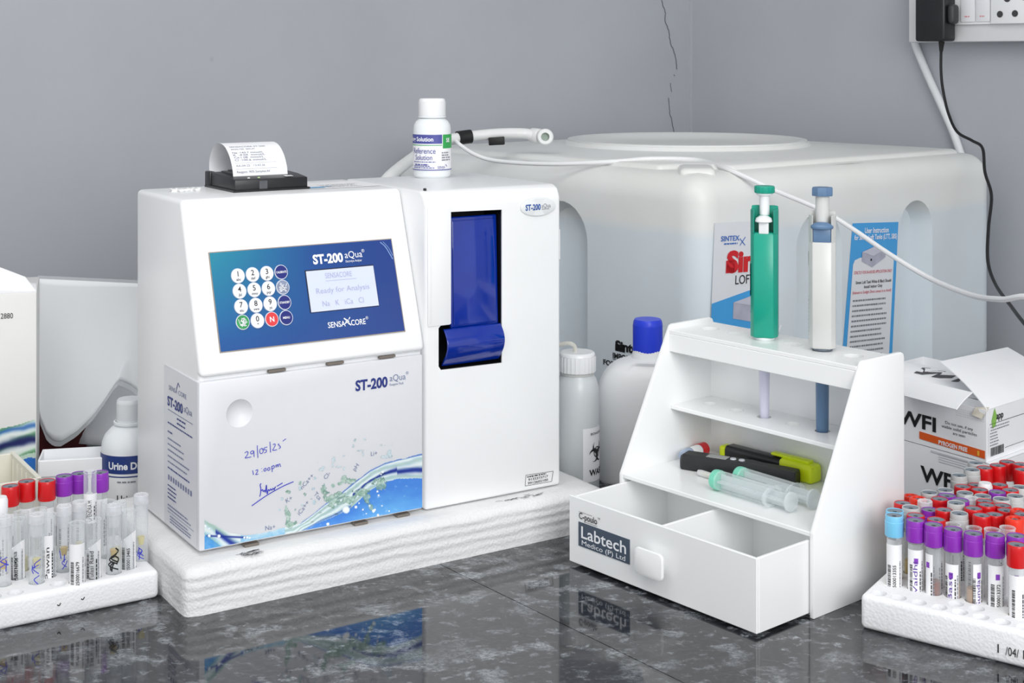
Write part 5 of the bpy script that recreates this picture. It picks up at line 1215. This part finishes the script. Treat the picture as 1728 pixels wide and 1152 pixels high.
def lbwave(x, z):
    u = (x + .17) / .17; d = z - (.086 + .010 * (u - .8) * 3 + .004 * fbm(x * 40, 0, 1)); c = (226, 226, 223)
    if d < 0:
        q = -d / .045 + .12 * fbm(x * 30, z * 60, 2); s_ = math.sin(q * 15 + x * 60)
        c = mixc((190, 214, 196), (236, 242, 236), .5 + .5 * s_); c = mixc(c, (60, 130, 70), max(0, -s_) * .7 * (q < .75)); c = mixc(c, (16, 24, 90), math.exp(-((q - .42) / .10) ** 2)); c = mixc(c, (30, 90, 170), math.exp(-((q - .10) / .06) ** 2) * .8)
        if q > .85: c = mixc((40, 110, 200), (110, 190, 235), (q - .85) * .9)
    return c
wv_ = MB(); art_grid(wv_, -.06, -.0012, .004, .105, 90, 120, lbwave, lambda x, z: (x, -.0005, z), (226, 226, 223)); wv_.build('wave_artwork', vcol('printed_artwork', .4), cbx)

# cream tray behind the left tubes
TRF = Frame((-.4300, 1.292, 0), -57.5)
ty = thing('plastic_tray', TRF.w(0, 0, 0), TRF.rz, 'cream ribbed plastic tray behind the left row of red-capped tubes', 'tray')
CREAM = mat('cream_plastic', (224, 222, 210), .4, .02)
tm = MB(); hT = .080
tm.box((-.0975, -.0015, 0), (0, .0015, hT), .0006, 1)                      # right wall, running to the back
tm.box((-.0015, -.20, 0), (.0015, 0, hT), .0006, 1); tm.box((-.0985, -.20, 0), (-.0955, 0, hT), .0006, 1); tm.box((-.0975, -.20, 0), (0, 0, .003)); tm.box((-.0975, -.2015, 0), (0, -.1985, hT), .0006, 1)
for k in range(5): tm.box((-.088 + k * .017, -.0030, .004), (-.086 + k * .017, -.0012, hT - .004))
ty_o = tm.build('tray_body', CREAM, ty); MB().box((-.0995, -.0022, hT - .001), (.0022, .0022, hT + .0012), .0008, 1).build('tray_rim', CREAM, ty)

# low white carton and dark red notebook
WF2 = Frame((-.466, 1.398, 0), 12)
wc = thing('low_carton', WF2.w(0, 0, 0), WF2.rz, 'low plain white carton between the tall printed carton and the Urine bottle', 'box')
hh = .0655
lc = MB().box((0, 0, 0), (.066, .0016, hh)).box((0, .040, 0), (.066, .0416, hh)).box((0, .0016, 0), (.0016, .040, hh)).box((.0644, .0016, 0), (.066, .040, hh)).box((0, 0, 0), (.066, .0416, .0015)); lc.build('carton_body', CARD, wc)
MB().box((.001, -.002, hh - .016), (.065, 0, hh), .0005, 1).build('front_flap', CARD, wc)
NB = Frame((-.540, 1.600, 0), 4)
nb = thing('spiral_notebook', NB.w(0, 0, 0), NB.rz, 'dark red spiral notebook standing behind the low white carton', 'notebook')
MB().box((0, 0, 0), (.060, .010, .066), .0008, 1).build('cover', mat('dark_maroon_cover', (74, 18, 22), .35, .2, 60), nb)
MB().box((.004, .0018, .001), (.0585, .0082, .0668)).build('pages', PAPERW, nb)
sp2 = MB()
for k in range(10): sp2.tube([(.003 + .005 * math.cos(a) - .003, .005 + .0075 * math.sin(a), .006 + k * .0063 + .0012 * a / 6.28) for a in np.linspace(0, 2 * PI, 14)], .0009, 6)
sp2.build('spiral_wire', mat('grey_wire', (150, 152, 156), .3, .05, metal=.6), nb)

# laminated sheets leaning against the wall behind the analyser
def sheet(name, label, corners_fn, nu, nv, m):
    t = tag(empty(name, corners_fn(.5, 1.0)), label, 'sheet'); b = Vector(t.location); mb = MB(); vs_ = []
    for j in range(nv + 1):
        for i in range(nu + 1): vs_.append(Vector(corners_fn(i / nu, j / nv)) - b)
    fs = [(j * (nu + 1) + i, j * (nu + 1) + i + 1, (j + 1) * (nu + 1) + i + 1, (j + 1) * (nu + 1) + i) for j in range(nv) for i in range(nu)]
    mb.add(vs_, fs); return t, mb
# lower edge of the curled sheet, as pixel column -> row and how far it curls forward
LE = ([0, .06, .14, .22, .30, .42, .55, .68, .78, .84, .92, 1.0], [660, 705, 735, 744, 744, 728, 700, 672, 648, 640, 652, 676])
LX = ([0, .06, .14, .22, .30, .42, .55, .68, .78, .84, .92, 1.0], [62, 68, 80, 92, 104, 130, 158, 178, 194, 203, 226, 250])
def cs_fn(u, v):
    topx, topy = 64 + 190 * u, 470 + 9 * u
    bx_, by_ = interp(u, *LX), interp(u, *LE); w = v ** 1.0
    x = topx + (bx_ - topx) * (v ** 1.6); y = topy + (by_ - topy) * w
    return at(x, y, 1.60 - .02 * u - .040 * v * v * (.35 + .65 * math.sin(PI * min(1, u * 1.1)))) 
LAM = mat('white_laminated_sheet', (240, 242, 244), .22, .01, 10)
t_, mb_ = sheet('laminated_sheet', 'white laminated sheet with its lower edge curling forward, left of the analyser', cs_fn, 30, 24, LAM)
so_ = mb_.build('sheet', LAM, t_, 80); md = so_.modifiers.new('thickness', 'SOLIDIFY'); md.thickness = .0006
b_ = Vector(t_.location); em = MB(); vs_ = []
for i in range(31):
    u = i / 30; q = cs_fn(u, 1.0) - b_; q2 = cs_fn(u, .93) - b_; d_ = (q - q2).normalized(); vs_ += [q, q + d_ * .0055 + Vector((0, -.0006, 0))]
em.add(vs_, [(2 * i, 2 * i + 1, 2 * i + 3, 2 * i + 2) for i in range(30)])
BORDER = clear('clear_laminate_border', (220, 224, 228), .45, .1, .4); em.build('laminate_border', BORDER, t_); em = MB(); vs_ = []
for i in range(31):
    u = i / 30; q = cs_fn(u, 0) - b_; vs_ += [q, q + Vector((0, 0, .0036))]
em.add(vs_, [(2 * i, 2 * i + 1, 2 * i + 3, 2 * i + 2) for i in range(30)])
em.build('laminate_border', BORDER, t_)
def s2_fn(u, v): return at(126 + 132 * u, 560 + (188 + 10 * u) * v, 1.640 - (.030 + .105 * u) * v ** 1.6)
t_, mb_ = sheet('paper_sheet', 'plain grey-white paper sheet slanting out below the curled laminated sheet', s2_fn, 6, 14, PAPERW)
so_ = mb_.build('sheet', mat('grey_white_paper', (246, 247, 248), .5, .02, 12), t_, 80); md = so_.modifiers.new('thickness', 'SOLIDIFY'); md.thickness = .0006
